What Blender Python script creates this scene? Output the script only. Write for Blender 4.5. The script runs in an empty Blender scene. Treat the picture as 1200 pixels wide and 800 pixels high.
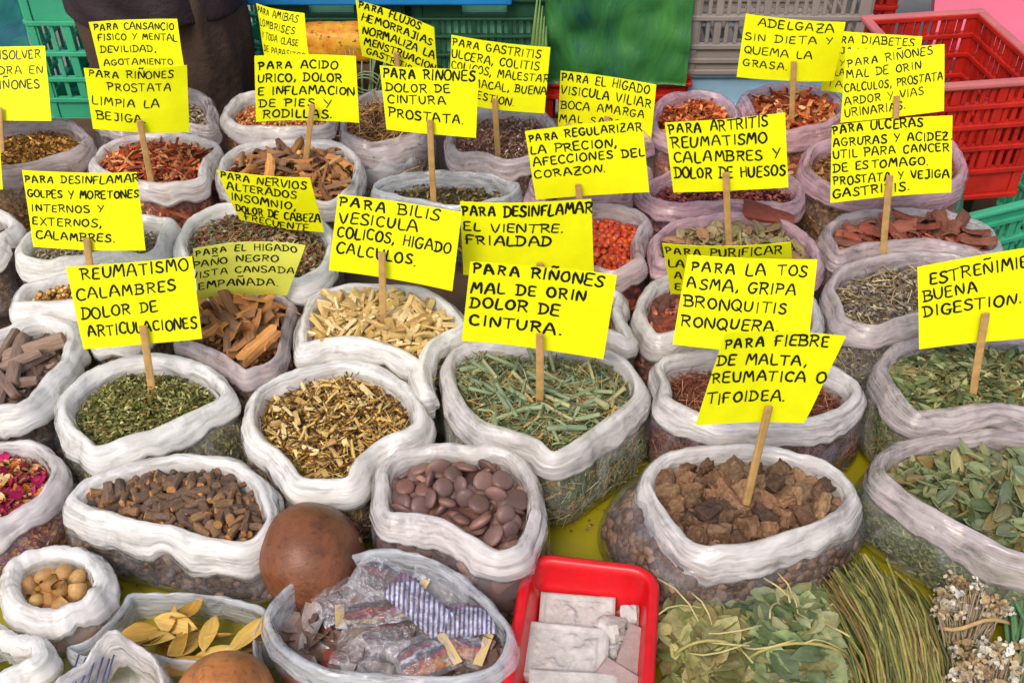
import bpy, bmesh, math, random
import numpy as np
from mathutils import Vector, Matrix, noise
R = math.radians
random.seed(7); RNG = np.random.default_rng(7)
S = bpy.context.scene
COL = S.collection

# ------------------------------------------------------------------ camera, sky, sun, exposure
CAM_Z, PITCH, LENS = 1.65, 40.0, 39.0
cam = bpy.data.objects.new("camera", bpy.data.cameras.new("camera"))
COL.objects.link(cam)
cam.location = (0, 0, CAM_Z); cam.rotation_euler = (R(90 - PITCH), 0, 0)
cam.data.lens = LENS; cam.data.sensor_width = 36; cam.data.clip_start = 0.02; cam.data.clip_end = 500
S.camera = cam
SUN_EL, SUN_AZ = 52.0, 205.0          # azimuth clockwise from +Y: behind the camera, over its left shoulder
w = bpy.data.worlds.new("World"); S.world = w; w.use_nodes = True
nt = w.node_tree; nt.nodes.clear()
sky = nt.nodes.new("ShaderNodeTexSky"); sky.sky_type = 'NISHITA'; sky.sun_disc = False
sky.sun_elevation = R(SUN_EL); sky.sun_rotation = R(SUN_AZ); sky.air_density = 1.0; sky.dust_density = 4.0
bg = nt.nodes.new("ShaderNodeBackground"); bg.inputs[1].default_value = 0.15
wo = nt.nodes.new("ShaderNodeOutputWorld")
nt.links.new(sky.outputs[0], bg.inputs[0]); nt.links.new(bg.outputs[0], wo.inputs[0])
sl = bpy.data.lights.new("sun", 'SUN'); sl.energy = 1.05; sl.angle = R(20); sl.color = (1.0, 0.94, 0.86)
sun = bpy.data.objects.new("sun", sl); COL.objects.link(sun)
sd = Vector((math.sin(R(SUN_AZ)) * math.cos(R(SUN_EL)), math.cos(R(SUN_AZ)) * math.cos(R(SUN_EL)), math.sin(R(SUN_EL))))
sun.rotation_euler = sd.to_track_quat('Z', 'Y').to_euler()
sun.location = (-2, -3, 5)
S.view_settings.view_transform = 'Standard'; S.view_settings.look = 'None'
S.view_settings.exposure = 0.62; S.view_settings.gamma = 1.0
try: S.view_settings.use_curve_mapping = False
except Exception: pass
S.cycles.max_bounces = 6; S.cycles.transparent_max_bounces = 10
S.cycles.use_denoising = True

# ------------------------------------------------------------------ reading positions off the photograph's perspective
FPX = 1200 * LENS / 36.0
_F = Vector((0, math.cos(R(PITCH)), -math.sin(R(PITCH)))); _U = Vector((0, math.sin(R(PITCH)), math.cos(R(PITCH)))); _X = Vector((1, 0, 0))
O = Vector((0, 0, CAM_Z))
def ray(px, py): return _F + _X * ((px - 600) / FPX) + _U * ((400 - py) / FPX)
def at(px, py, z):
    d = ray(px, py); return O + d * ((z - CAM_Z) / d.z)
def atY(px, py, Y):
    d = ray(px, py); return O + d * (Y / d.y)
def on_plane(px, py, P, N):
    d = ray(px, py); return O + d * ((P - O).dot(N) / d.dot(N))
TZ = 0.60                               # height of the table top

# ------------------------------------------------------------------ helpers
def lin(c):
    f = lambda v: v / 12.92 if v <= 0.04045 else ((v + 0.055) / 1.055) ** 2.4
    return tuple(f(max(0, v) / 255.0) for v in c[:3])
def rgba(c): return (*lin(c), 1.0)
def tag(o, label=None, cat=None, group=None, kind=None):
    if label: o['label'] = label
    if cat: o['category'] = cat
    if group: o['group'] = group
    if kind: o['kind'] = kind
    return o
def empty(name, loc, label, cat, group=None):
    o = bpy.data.objects.new(name, None); o.empty_display_size = 0.02
    COL.objects.link(o); o.location = loc
    return tag(o, label, cat, group)
def wloc(o):
    v = Vector((0, 0, 0))
    while o: v = v + Vector(o.location); o = o.parent
    return v
def npmesh(name, V, F, smooth=True, col=None):
    """V (n,3), F (m,k) uniform faces"""
    V = np.asarray(V, dtype=np.float32); F = np.asarray(F, dtype=np.int32)
    me = bpy.data.meshes.new(name)
    n, (m, k) = len(V), F.shape
    me.vertices.add(n); me.vertices.foreach_set("co", V.ravel())
    me.loops.add(m * k); me.loops.foreach_set("vertex_index", F.ravel())
    me.polygons.add(m); me.polygons.foreach_set("loop_start", np.arange(0, m * k, k, dtype=np.int32))
    if smooth: me.polygons.foreach_set("use_smooth", np.ones(m, dtype=bool))
    me.update(calc_edges=True); me.validate()
    if col is not None:
        a = me.color_attributes.new("tint", 'FLOAT_COLOR', 'POINT')
        c = np.ones((n, 4), dtype=np.float32); c[:, :3] = col
        a.data.foreach_set("color", c.ravel())
    return me
def obj(name, V, F, mat, parent=None, smooth=True, origin=None, col=None):
    """link verts given in WORLD space as one object under parent, or at origin"""
    V = np.asarray([tuple(v) for v in V], dtype=np.float64) if not isinstance(V, np.ndarray) else V
    base = wloc(parent) if parent is not None else (Vector(origin) if origin is not None else Vector((0, 0, 0)))
    V = V - np.array(base)[None, :]
    if isinstance(F, np.ndarray): me = npmesh(name, V, F, smooth, col)
    else:
        me = bpy.data.meshes.new(name); me.from_pydata([tuple(v) for v in V], [], [tuple(f) for f in F])
        if smooth: me.polygons.foreach_set("use_smooth", [True] * len(me.polygons))
        me.update()
    return link(name, me, mat, parent, None if parent is not None else base)
def link(name, me, mat, parent=None, loc=None):
    o = bpy.data.objects.new(name, me); COL.objects.link(o)
    if mat is not None and not me.materials: me.materials.append(mat)
    if parent is not None: o.parent = parent
    if loc is not None: o.location = loc
    return o
class MB:
    def __init__(s): s.v = []; s.f = []
    def add(s, V, F):
        b = len(s.v); s.v += [tuple(x) for x in V]; s.f += [tuple(i + b for i in f) for f in F]
    def box(s, lo, hi, M=None):
        x0, y0, z0 = lo; x1, y1, z1 = hi
        V = [Vector(p) for p in ((x0, y0, z0), (x1, y0, z0), (x1, y1, z0), (x0, y1, z0), (x0, y0, z1), (x1, y0, z1), (x1, y1, z1), (x0, y1, z1))]
        if M is not None: V = [M @ v for v in V]
        s.add(V, [(0, 3, 2, 1), (4, 5, 6, 7), (0, 1, 5, 4), (1, 2, 6, 5), (2, 3, 7, 6), (3, 0, 4, 7)])
    def tube(s, P, r, n=8, caps=True):
        P = [Vector(p) for p in P]; rr = r if isinstance(r, (list, tuple)) else [r] * len(P)
        V = []
        for i, p in enumerate(P):
            t = (P[min(i + 1, len(P) - 1)] - P[max(i - 1, 0)]).normalized()
            a = t.orthogonal().normalized() if i == 0 else (a - t * a.dot(t)).normalized()
            b = t.cross(a)
            V += [p + (a * math.cos(2 * math.pi * k / n) + b * math.sin(2 * math.pi * k / n)) * rr[i] for k in range(n)]
        F = [(i * n + k, i * n + (k + 1) % n, (i + 1) * n + (k + 1) % n, (i + 1) * n + k) for i in range(len(P) - 1) for k in range(n)]
        if caps: F += [tuple(reversed(range(n))), tuple(range((len(P) - 1) * n, len(P) * n))]
        s.add(V, F)
    def build(s, name, mat, parent=None, smooth=False, origin=None, bevel=0):
        o = obj(name, s.v, s.f, mat, parent, smooth, origin)
        if bevel:
            m = o.modifiers.new("bevel", 'BEVEL'); m.width = bevel; m.segments = 2; m.limit_method = 'ANGLE'
        return o
def nz(x, y, z=0.0): return noise.noise(Vector((x, y, z)))

# ------------------------------------------------------------------ materials
class NT:
    def __init__(s, name):
        s.m = bpy.data.materials.new(name); s.m.use_nodes = True; s.t = s.m.node_tree; s.t.nodes.clear()
        s.out = s.n("ShaderNodeOutputMaterial")
    def n(s, ty, **kw):
        x = s.t.nodes.new(ty)
        for k, v in kw.items():
            if k.startswith("i_"): x.inputs[k[2:].replace("_", " ")].default_value = v
            else: setattr(x, k, v)
        return x
    def l(s, a, b): s.t.links.new(a, b)
    def noise(s, scale, detail=4, rough=0.6, vec=None, dist=0.0):
        x = s.n("ShaderNodeTexNoise"); x.inputs["Scale"].default_value = scale; x.inputs["Detail"].default_value = detail
        x.inputs["Roughness"].default_value = rough; x.inputs["Distortion"].default_value = dist
        if vec is not None: s.l(vec, x.inputs["Vector"])
        return x
    def coords(s, scale=(1, 1, 1), which="Object"):
        tc = s.n("ShaderNodeTexCoord"); mp = s.n("ShaderNodeMapping"); mp.inputs["Scale"].default_value = scale
        s.l(tc.outputs[which], mp.inputs["Vector"]); return mp.outputs[0]
    def ramp(s, fac, stops, interp='LINEAR'):
        r = s.n("ShaderNodeValToRGB"); r.color_ramp.interpolation = interp
        e = r.color_ramp.elements
        while len(e) > 1: e.remove(e[-1])
        for i, (p, c) in enumerate(stops):
            el = e[0] if i == 0 else e.new(p)
            el.position = p; el.color = c if len(c) == 4 else (*c, 1)
        s.l(fac, r.inputs[0]); return r
    def mix(s, a, b, fac, mode='MIX'):
        x = s.n("ShaderNodeMix", data_type='RGBA', blend_type=mode)
        for v, i in ((fac, 0), (a, 6), (b, 7)):
            if hasattr(v, 'node'): s.l(v, x.inputs[i])
            else: x.inputs[i].default_value = v
        return x.outputs[2]
    def bump(s, h, strength=0.5, dist=0.002):
        b = s.n("ShaderNodeBump"); b.inputs["Strength"].default_value = strength; b.inputs["Distance"].default_value = dist
        s.l(h, b.inputs["Height"]); return b.outputs[0]
    def bsdf(s, col, rough=0.6, normal=None, spec=0.4, **kw):
        p = s.n("ShaderNodeBsdfPrincipled")
        if hasattr(col, 'node'): s.l(col, p.inputs["Base Color"])
        else: p.inputs["Base Color"].default_value = col
        if hasattr(rough, 'node'): s.l(rough, p.inputs["Roughness"])
        else: p.inputs["Roughness"].default_value = rough
        p.inputs["Specular IOR Level"].default_value = spec
        if normal is not None: s.l(normal, p.inputs["Normal"])
        for k, v in kw.items(): p.inputs[k.replace("_", " ")].default_value = v
        return p
    def done(s, sh): s.l(sh.outputs[0] if hasattr(sh, 'outputs') else sh, s.out.inputs[0]); return s.m

def plain(name, c, rough=0.5, var=0.15, scale=30, bump=0.2, spec=0.4, dist=0.002, **kw):
    t = NT(name); v = t.coords(); n1 = t.noise(scale, 5, 0.65, v); a = lin(c)
    lo = tuple(x * (1 - var) for x in a); hi = tuple(min(1, x * (1 + var)) for x in a)
    r = t.ramp(n1.outputs[0], [(0.3, lo), (0.7, hi)])
    n2 = t.noise(scale * 4, 4, 0.6, v)
    return t.done(t.bsdf(r.outputs[0], rough, t.bump(n2.outputs[0], bump, dist), spec, **kw))

def tinted(name, rough=0.65, spec=0.3, streak=(1, 1, 1), scale=160, var=0.35, bump=0.5, transl=0.0):
    """colour from the piece's own tint attribute, broken up by a fibre noise"""
    t = NT(name); at_ = t.n("ShaderNodeAttribute", attribute_name="tint")
    v = t.coords(streak); n1 = t.noise(scale, 4, 0.7, v)
    r = t.ramp(n1.outputs[0], [(0.3, (1 - var,) * 3), (0.7, (1 + var * .6,) * 3)])
    c = t.mix(at_.outputs[0], r.outputs[0], 1.0, 'MULTIPLY')
    p = t.bsdf(c, rough, t.bump(n1.outputs[0], bump, 0.0012), spec)
    if transl:
        tr = t.n("ShaderNodeBsdfTranslucent"); t.l(c, tr.inputs[0])
        m = t.n("ShaderNodeMixShader"); m.inputs[0].default_value = transl
        t.l(p.outputs[0], m.inputs[1]); t.l(tr.outputs[0], m.inputs[2]); return t.done(m)
    return t.done(p)

def per_object(name, cols, rough=0.6, spec=0.35, streak=(1, 1, 1), scale=150, var=0.4, bump=0.6, tint=False, coat=0.0, dist=0.0015):
    """each copy takes its own colour of the kind's range; tint multiplies what is painted on the shared mesh (cut ends, seams)"""
    t = NT(name); oi = t.n("ShaderNodeObjectInfo")
    k = len(cols); r = t.ramp(oi.outputs["Random"], [(i / max(1, k - 1), lin(c)) for i, c in enumerate(cols)])
    v = t.coords(streak); n1 = t.noise(scale, 5, 0.7, v)
    br = t.ramp(n1.outputs[0], [(0.3, (1 - var,) * 3), (0.7, (1 + var * .6,) * 3)])
    c = t.mix(r.outputs[0], br.outputs[0], 1.0, 'MULTIPLY')
    if tint:
        a = t.n("ShaderNodeAttribute", attribute_name="tint"); c = t.mix(c, a.outputs[0], 1.0, 'MULTIPLY')
    return t.done(t.bsdf(c, rough, t.bump(n1.outputs[0], bump, dist), spec, Coat_Weight=coat))

def film_fresnel(t, ior, nrm):
    """reflection of a thin sheet, the same from both of its sides"""
    fr = t.n("ShaderNodeFresnel"); t.l(nrm, fr.inputs["Normal"]); gm = t.n("ShaderNodeNewGeometry"); mr = t.n("ShaderNodeMapRange")
    mr.inputs["To Min"].default_value = ior; mr.inputs["To Max"].default_value = 1 / ior; t.l(gm.outputs["Backfacing"], mr.inputs["Value"]); t.l(mr.outputs[0], fr.inputs[0]); return fr
def fold_height(t, long=1.0):
    """creases of thin film: long flat facets running round the bag, meeting in sharp lines, crossed by a few slanting ones"""
    at_ = t.n("ShaderNodeAttribute", attribute_name="fold")
    def mp(sc, rot=(0, 0, 0)):
        m = t.n("ShaderNodeMapping"); m.inputs["Scale"].default_value = sc; m.inputs["Rotation"].default_value = rot; t.l(at_.outputs["Vector"], m.inputs["Vector"]); return m.outputs[0]
    def facets(sc, warp, rot=(0, 0, 0)):
        w2 = t.noise(1.0, 1, .5, mp((12, 12, 12))); mv = t.n("ShaderNodeVectorMath", operation='MULTIPLY_ADD'); t.l(w2.outputs["Color"], mv.inputs[0]); mv.inputs[1].default_value = (warp,) * 3; t.l(mp(sc, rot), mv.inputs[2])
        vo = t.n("ShaderNodeTexVoronoi", feature='F1'); vo.inputs["Scale"].default_value = 1.0; t.l(mv.outputs[0], vo.inputs["Vector"]); return vo.outputs["Distance"]
    a = t.noise(1.0, 2, .5, mp((9, 9, 34 * long)), 1.2); b = t.noise(1.0, 3, .55, mp((15, 15, 30 * long)), 1.5)
    v1 = facets((9, 9, 46 * long), 1.5); v2 = facets((26, 26, 60 * long), 1.8, (.3, .2, .5))
    m1 = t.n("ShaderNodeMath", operation='MULTIPLY_ADD'); t.l(v2, m1.inputs[0]); m1.inputs[1].default_value = .35; t.l(v1, m1.inputs[2])
    m2 = t.n("ShaderNodeMath", operation='MULTIPLY_ADD'); t.l(a.outputs[0], m2.inputs[0]); m2.inputs[1].default_value = .8; t.l(m1.outputs[0], m2.inputs[2])
    m3 = t.n("ShaderNodeMath", operation='MULTIPLY_ADD'); t.l(b.outputs[0], m3.inputs[0]); m3.inputs[1].default_value = .9; t.l(v1, m3.inputs[2])
    return m2.outputs[0], m3.outputs[0], b.outputs[0]
def plastic_body(name, veil=0.22, tintc=(205, 205, 210)):
    """thin clear bag film: mostly see-through, with milky creases and sharp highlights"""
    t = NT(name); h, a, b = fold_height(t, .35)
    f = t.ramp(b, [(0.36, (veil * 0.25,) * 3), (0.52, (veil * .8,) * 3), (0.70, (min(1, veil * 2.6),) * 3)])
    nrm = t.bump(h, 0.75, 0.012)
    d = t.bsdf(rgba(tintc), 0.25, nrm, 0.5)
    tr = t.n("ShaderNodeBsdfTransparent"); tr.inputs[0].default_value = (0.94, 0.94, 0.94, 1)
    m = t.n("ShaderNodeMixShader"); t.l(f.outputs[0], m.inputs[0]); t.l(tr.outputs[0], m.inputs[1]); t.l(d.outputs[0], m.inputs[2])
    g = t.n("ShaderNodeBsdfGlossy"); g.inputs["Roughness"].default_value = 0.13; t.l(nrm, g.inputs["Normal"])
    fr = film_fresnel(t, 1.42, nrm)
    m3 = t.n("ShaderNodeMixShader"); t.l(fr.outputs[0], m3.inputs[0]); t.l(m.outputs[0], m3.inputs[1]); t.l(g.outputs[0], m3.inputs[2])
    return t.done(m3)
def plastic_rim(name, opac=0.86, c=(232, 230, 226)):
    """several layers of rolled film: milky where layers pile up, clearer between the streaks, light passing through"""
    t = NT(name); h, a, b = fold_height(t); k = lin(c)
    at_ = t.n("ShaderNodeAttribute", attribute_name="fold")
    def streak(sc, rot, det=3):
        m = t.n("ShaderNodeMapping"); m.inputs["Scale"].default_value = sc; m.inputs["Rotation"].default_value = rot; t.l(at_.outputs["Vector"], m.inputs["Vector"])
        return t.noise(1.0, det, .65, m.outputs[0], .8).outputs[0]
    s1 = streak((8, 8, 120), (0, 0, 0)); s2 = streak((16, 70, 60), (.5, .7, .4))
    ad = t.n("ShaderNodeMath", operation='MULTIPLY_ADD'); t.l(s2, ad.inputs[0]); ad.inputs[1].default_value = .6; t.l(s1, ad.inputs[2])
    ad2 = t.n("ShaderNodeMath", operation='MULTIPLY_ADD'); t.l(b, ad2.inputs[0]); ad2.inputs[1].default_value = .8; t.l(ad.outputs[0], ad2.inputs[2])
    sc_ = t.n("ShaderNodeMath", operation='MULTIPLY'); t.l(ad2.outputs[0], sc_.inputs[0]); sc_.inputs[1].default_value = .5
    fr_ = t.ramp(sc_.outputs[0], [(0.48, (max(.1, opac - 0.34),) * 3), (0.60, (opac,) * 3), (0.72, (min(1, opac + 0.2),) * 3)])
    hh = t.n("ShaderNodeMath", operation='MULTIPLY_ADD'); t.l(ad.outputs[0], hh.inputs[0]); hh.inputs[1].default_value = .30; t.l(h, hh.inputs[2])
    nrm = t.bump(hh.outputs[0], 0.55, 0.011)
    p = t.bsdf((*k, 1), 0.30, nrm, 0.45)
    tl = t.n("ShaderNodeBsdfTranslucent"); tl.inputs[0].default_value = (*k, 1); t.l(nrm, tl.inputs[1])
    m1 = t.n("ShaderNodeMixShader"); m1.inputs[0].default_value = 0.40; t.l(p.outputs[0], m1.inputs[1]); t.l(tl.outputs[0], m1.inputs[2])
    tr = t.n("ShaderNodeBsdfTransparent"); m = t.n("ShaderNodeMixShader")
    t.l(fr_.outputs[0], m.inputs[0]); t.l(tr.outputs[0], m.inputs[1]); t.l(m1.outputs[0], m.inputs[2])
    g = t.n("ShaderNodeBsdfGlossy"); g.inputs["Roughness"].default_value = .15; t.l(nrm, g.inputs["Normal"])
    fr = film_fresnel(t, 1.32, nrm)
    m3 = t.n("ShaderNodeMixShader"); t.l(fr.outputs[0], m3.inputs[0]); t.l(m.outputs[0], m3.inputs[1]); t.l(g.outputs[0], m3.inputs[2])
    return t.done(m3)

FILM = {'clear': plastic_body('clear_film', 0.085), 'milky': plastic_body('milky_film', 0.34), 'white': plastic_body('white_film', 0.7, (225, 225, 225)),
        'grey': plastic_body('grey_film', 0.13, (150, 158, 170))}
RIM = {'white': plastic_rim('rim_white', 0.91, (246, 243, 238)), 'soft': plastic_rim('rim_soft', 0.75, (238, 232, 229)),
       'thin': plastic_rim('rim_thin', 0.53, (228, 214, 214)), 'pink': plastic_rim('rim_pink_cast', 0.58, (230, 192, 202)), 'sheer': plastic_rim('rim_sheer', 0.50, (226, 230, 234))}  # pink rims: rosy light from an unseen canopy put into the film colour

def herb_bed_mat(name, cols, scale=220, dark=0.5):
    t = NT(name); v = t.coords(); vo = t.n("ShaderNodeTexVoronoi"); vo.inputs["Scale"].default_value = scale; vo.inputs["Randomness"].default_value = 1
    wn = t.noise(scale * 0.25, 4, 0.7, v, 2.0); mv = t.n("ShaderNodeVectorMath", operation='MULTIPLY_ADD')
    t.l(wn.outputs["Color"], mv.inputs[0]); mv.inputs[1].default_value = (0.006,) * 3; t.l(v, mv.inputs[2]); t.l(mv.outputs[0], vo.inputs["Vector"])
    sp = t.n("ShaderNodeSeparateColor"); t.l(vo.outputs["Color"], sp.inputs[0])
    k = len(cols); st = [(i / k, lin(c)) for i, c in enumerate(cols)]
    r = t.ramp(sp.outputs[0], st, 'CONSTANT')
    c = t.mix(r.outputs[0], (dark, dark, dark, 1), 1.0, 'MULTIPLY')  # shade beneath the loose pieces multiplied into the bulk colour
    return t.done(t.bsdf(c, 0.75, t.bump(vo.outputs["Distance"], 0.8, 0.004), 0.2))
# ------------------------------------------------------------------ sacks
NS = 112
def closed_curve(P, n=NS):
    P = np.array(P, float); m = len(P); out = []
    for i in range(m):
        p0, p1, p2, p3 = P[i - 1], P[i], P[(i + 1) % m], P[(i + 2) % m]
        for k in range(24):
            t = k / 24
            out.append(.62 * (0.5 * ((2 * p1) + (-p0 + p2) * t + (2 * p0 - 5 * p1 + 4 * p2 - p3) * t * t + (-p0 + 3 * p1 - 3 * p2 + p3) * t ** 3)) + .38 * (p1 + (p2 - p1) * t))
    return resample(np.array(out), n)
def resample(Q, n=NS):
    D = np.linalg.norm(np.diff(np.vstack([Q, Q[:1]]), axis=0)[:, :2], axis=1); L = np.concatenate([[0], np.cumsum(D)])
    s = np.linspace(0, L[-1], n, endpoint=False); QQ = np.vstack([Q, Q[:1]])
    return np.stack([np.interp(s, L, QQ[:, k]) for k in range(Q.shape[1])], 1)
def ring_smooth(P, it):
    for _ in range(it): P = 0.5 * P + 0.25 * (np.roll(P, 1, 0) + np.roll(P, -1, 0))
    return P
def normals2(P):
    t = np.roll(P, -1, 0) - np.roll(P, 1, 0); n = np.stack([t[:, 1], -t[:, 0]], 1)
    n = n / (np.linalg.norm(n, axis=1, keepdims=True) + 1e-9); n = ring_smooth(n, 3)
    return n / (np.linalg.norm(n, axis=1, keepdims=True) + 1e-9)
def sdist(p, B):
    """signed distance (negative inside) of points p to polygon B, with nearest boundary points"""
    A0 = B; A1 = np.roll(B, -1, 0); d = A1 - A0; L = (d ** 2).sum(1) + 1e-12
    t = np.clip(((p[:, None] - A0[None]) * d[None]).sum(2) / L[None], 0, 1); c = A0[None] + t[..., None] * d[None]
    dd = np.linalg.norm(p[:, None] - c, axis=2); j = dd.argmin(1); ii = np.arange(len(p))
    y0, y1 = A0[:, 1][None], A1[:, 1][None]; py = p[:, 1][:, None]; px = p[:, 0][:, None]
    cr = (y0 > py) != (y1 > py); xi = A0[:, 0][None] + (py - y0) / (y1 - y0 + 1e-12) * (A1[:, 0] - A0[:, 0])[None]
    ins = ((cr & (px < xi)).sum(1) % 2) == 1
    return np.where(ins, -dd[ii, j], dd[ii, j]), c[ii, j]

class Sack: pass
SACKS = []; BYKEY = {}
def sack(key, px, h, label, rim='soft', film='clear', w=0.013, c=0.034, depth=0.032, mound=0.016, bulge=0.022, lean=None, firm=False, group='plastic sacks of herbs'):
    s = Sack(); s.key, s.h, s.label, s.rim, s.film, s.w, s.c, s.depth, s.mound, s.bulge, s.lean, s.firm, s.group = key, h, label, rim, film, w, c, depth, mound, bulge, lean, firm, group
    P = [tuple(at(p[0], p[1], TZ + h + (p[2] if len(p) > 2 else 0))) for p in px]
    P = closed_curve(P)
    a = (P[:, 0] * np.roll(P[:, 1], -1) - np.roll(P[:, 0], -1) * P[:, 1]).sum()
    if a < 0: P = P[::-1].copy()
    s.P = P; SACKS.append(s); BYKEY[key] = s; return s

# ridge of every rolled rim, front row first (a sack gives way to the ones before it)
sack('shells', [(10,680),(18,655),(58,640),(98,648),(115,672),(103,698),(72,712),(38,712),(18,700)], .075, "small sack with a thick white rolled rim holding tan shells, beside the root chunk sack", 'white', 'clear', w=.016, c=.032, bulge=.010)
sack('packets', [(313,722),(332,692),(378,660),(440,646),(500,651),(560,690),(597,737),(585,775),(540,793),(455,790),(385,785),(335,760)], .085, "crumpled sack of colourful sachets in front of the big brown gourd", 'sheer', 'clear', w=.010, c=.030, depth=.040, mound=.012, bulge=.012)
sack('bottomleft', [(-55,768),(-30,738),(8,728),(38,745),(42,768),(12,783),(-30,795)], .07, "white sack at the picture's bottom corner below the shell sack, contents hidden", 'white', 'white', w=.014, c=.030, depth=.03, bulge=.008)
sack('peaked', [(58,806),(98,775),(118,745,.012),(136,738,.035),(150,750,.014),(178,768),(190,800),(170,840),(110,850),(70,835)], .075, "white sack with a torn peaked rim in front of the open bag of yellow leaves", 'soft', 'white', w=.006, c=.03, depth=.045, mound=.0, bulge=.006)
sack('openbag', [(72,755),(92,722),(130,700),(185,693),(245,697),(308,712),(312,745),(300,775),(200,772),(120,775)], .045, "flat wide open clear bag with yellow dried leaves below the root chunk sack", 'sheer', 'clear', w=.006, c=.02, depth=.028, mound=.004, bulge=.012)
sack('seeds', [(450,585),(451,545),(478,526),(540,520),(600,530),(622,558),(626,598),(606,640),(570,650),(520,643),(482,635),(458,615)], .115, "sack of big round brown seeds with a rolled white rim", 'soft', 'clear', w=.015, c=.040, mound=.012, bulge=.016)
sack('roots', [(82,580),(102,562),(150,545),(200,534),(262,537),(294,555),(310,580),(317,608),(297,630),(270,633),(240,630),(200,617),(150,606),(103,593)], .10, "sack of short dark root chunks with a wide white rim", 'white', 'clear', w=.017, c=.046, mound=.020, bulge=.02)
sack('barkchunks', [(760,562),(775,535),(830,523),(900,523),(950,534),(985,553),(1001,577),(968,608),(930,622),(870,638),(822,640),(792,615),(772,588)], .105, "sack of knobbly brown bark chunks, the one the fiebre de malta card stands in", 'soft', 'grey', w=.016, c=.042, mound=.018, bulge=.024, lean=(-1, -.2, .03))
sack('bigleaves', [(1032,550),(1046,525),(1100,511),(1200,506),(1290,530),(1312,590),(1262,650),(1195,648),(1130,615),(1072,582)], .105, "sack of large dry green leaves in front of the estreñimiento sack", 'thin', 'clear', w=.016, c=.040, mound=.014, bulge=.022)
sack('petals', [(-55,570),(-42,530),(0,516),(44,521),(64,546),(50,573),(20,597),(-30,615)], .09, "sack of magenta and orange flower petals beside the root chunk sack", 'soft', 'clear', w=.013, c=.030, mound=.012, bulge=.018)
sack('greencut', [(73,470),(102,437),(150,418),(200,417),(245,433),(266,460),(240,476),(200,494),(155,515),(122,536),(98,512),(80,492)], .11, "sack of fine cut green herb under the reumatismo card", 'white', 'clear', w=.016, c=.036, mound=.014, bulge=.026)
sack('mixedchips', [(293,490),(302,455),(342,437),(395,421),(440,429),(480,458),(490,490),(462,516),(433,555),(390,562),(345,558),(318,536),(304,512)], .11, "sack of shredded yellow and brown chips behind the round brown seeds", 'white', 'clear', w=.017, c=.038, mound=.014, bulge=.016)
sack('horsetail', [(527,440),(530,412),(562,401),(640,404),(700,409),(738,428),(749,458),(722,484),(690,504),(650,533),(620,524),(580,505),(546,476)], .115, "sack of green jointed horsetail stems, the nearest riñones card stands in it", 'soft', 'clear', w=.015, c=.036, mound=.016, bulge=.024)
sack('fibres', [(760,452),(772,425),(820,410),(900,408),(960,424),(1004,447),(1000,466),(960,488),(900,491),(832,488),(790,470)], .115, "sack of thin red brown fibres behind the bark chunk sack", 'soft', 'grey', w=.015, c=.036, mound=.004, depth=.04, bulge=.018)
sack('greenleaves', [(1036,432),(1052,405),(1100,394),(1200,394),(1262,420),(1275,470),(1230,498),(1150,499),(1095,497),(1064,470)], .115, "sack of slender green leaves the estreñimiento card stands in", 'thin', 'clear', w=.015, c=.036, mound=.014, bulge=.026)
sack('greyroots', [(-62,440),(-42,405),(0,388),(48,369),(80,382),(73,420),(50,452),(18,478),(-40,490)], .115, "sack of thick grey root sticks beside the green cut herb sack", 'white', 'clear', w=.018, c=.034, mound=.012, bulge=.014)
sack('woodchips', [(355,388),(370,345),(430,331),(500,341),(540,374),(537,415),(520,450),(490,462),(440,432),(390,422),(362,420)], .12, "sack of pale split wood chips under the bilis card", 'white', 'clear', w=.015, c=.032, mound=.018, bulge=.012)
sack('barkstrips', [(205,402),(225,365),(290,345),(335,349),(349,374),(322,418),(291,436),(262,428),(215,415)], .115, "sack of curled orange bark strips behind the mixed chip sack", 'thin', 'clear', w=.009, c=.03, mound=.022, bulge=.012)
sack('yellowflower', [(18,355),(30,335),(80,320),(140,314),(182,330),(187,358),(150,385),(90,388),(40,380)], .12, "sack of yellow brown flower bits, partly behind the reumatismo card", 'white', 'clear', w=.016, c=.034, mound=.014, bulge=.012)
sack('redchunks', [(752,357),(770,328),(812,315),(880,318),(948,345),(955,385),(900,402),(820,402),(770,392)], .125, "sack of reddish root chunks behind the tos asma card", 'soft', 'clear', w=.014, c=.036, mound=.01, bulge=.014)
sack('greyflakes', [(972,347),(986,315),(1040,297),(1110,295),(1160,318),(1182,358),(1140,385),(1080,388),(1012,378),(984,366)], .13, "sack of grey green flakes with straw in front of the red bark sack", 'thin', 'clear', w=.014, c=.036, mound=.012, bulge=.016)
sack('rednuts', [(600,382),(622,345),(680,330),(726,341),(747,370),(736,396),(700,406),(640,402)], .125, "sack of small reddish seeds behind the nearest riñones card", 'soft', 'clear', w=.014, c=.036, mound=.008, bulge=.012)
sack('herbmix', [(212,282),(222,255),(260,238),(320,239),(370,254),(387,276),(376,312),(330,340),(262,342),(225,312)], .13, "sack of coarse green brown herb the nervios card lies in", 'white', 'clear', w=.015, c=.034, mound=.014, bulge=.010)
sack('greyseeds', [(22,290),(36,270),(90,257),(160,254),(206,256),(206,272),(170,296),(112,308),(60,305),(30,300)], .125, "sack of fine grey seeds under the golpes y moretones card", 'white', 'clear', w=.013, c=.034, mound=.01, bulge=.010)
sack('leafpieces', [(770,277),(792,258),(850,250),(912,255),(950,279),(957,312),(900,332),(840,332),(782,312)], .13, "sack of broken leaves topped by one red bark piece, under the artritis card", 'pink', 'clear', w=.012, c=.032, mound=.014, bulge=.012)
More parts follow.
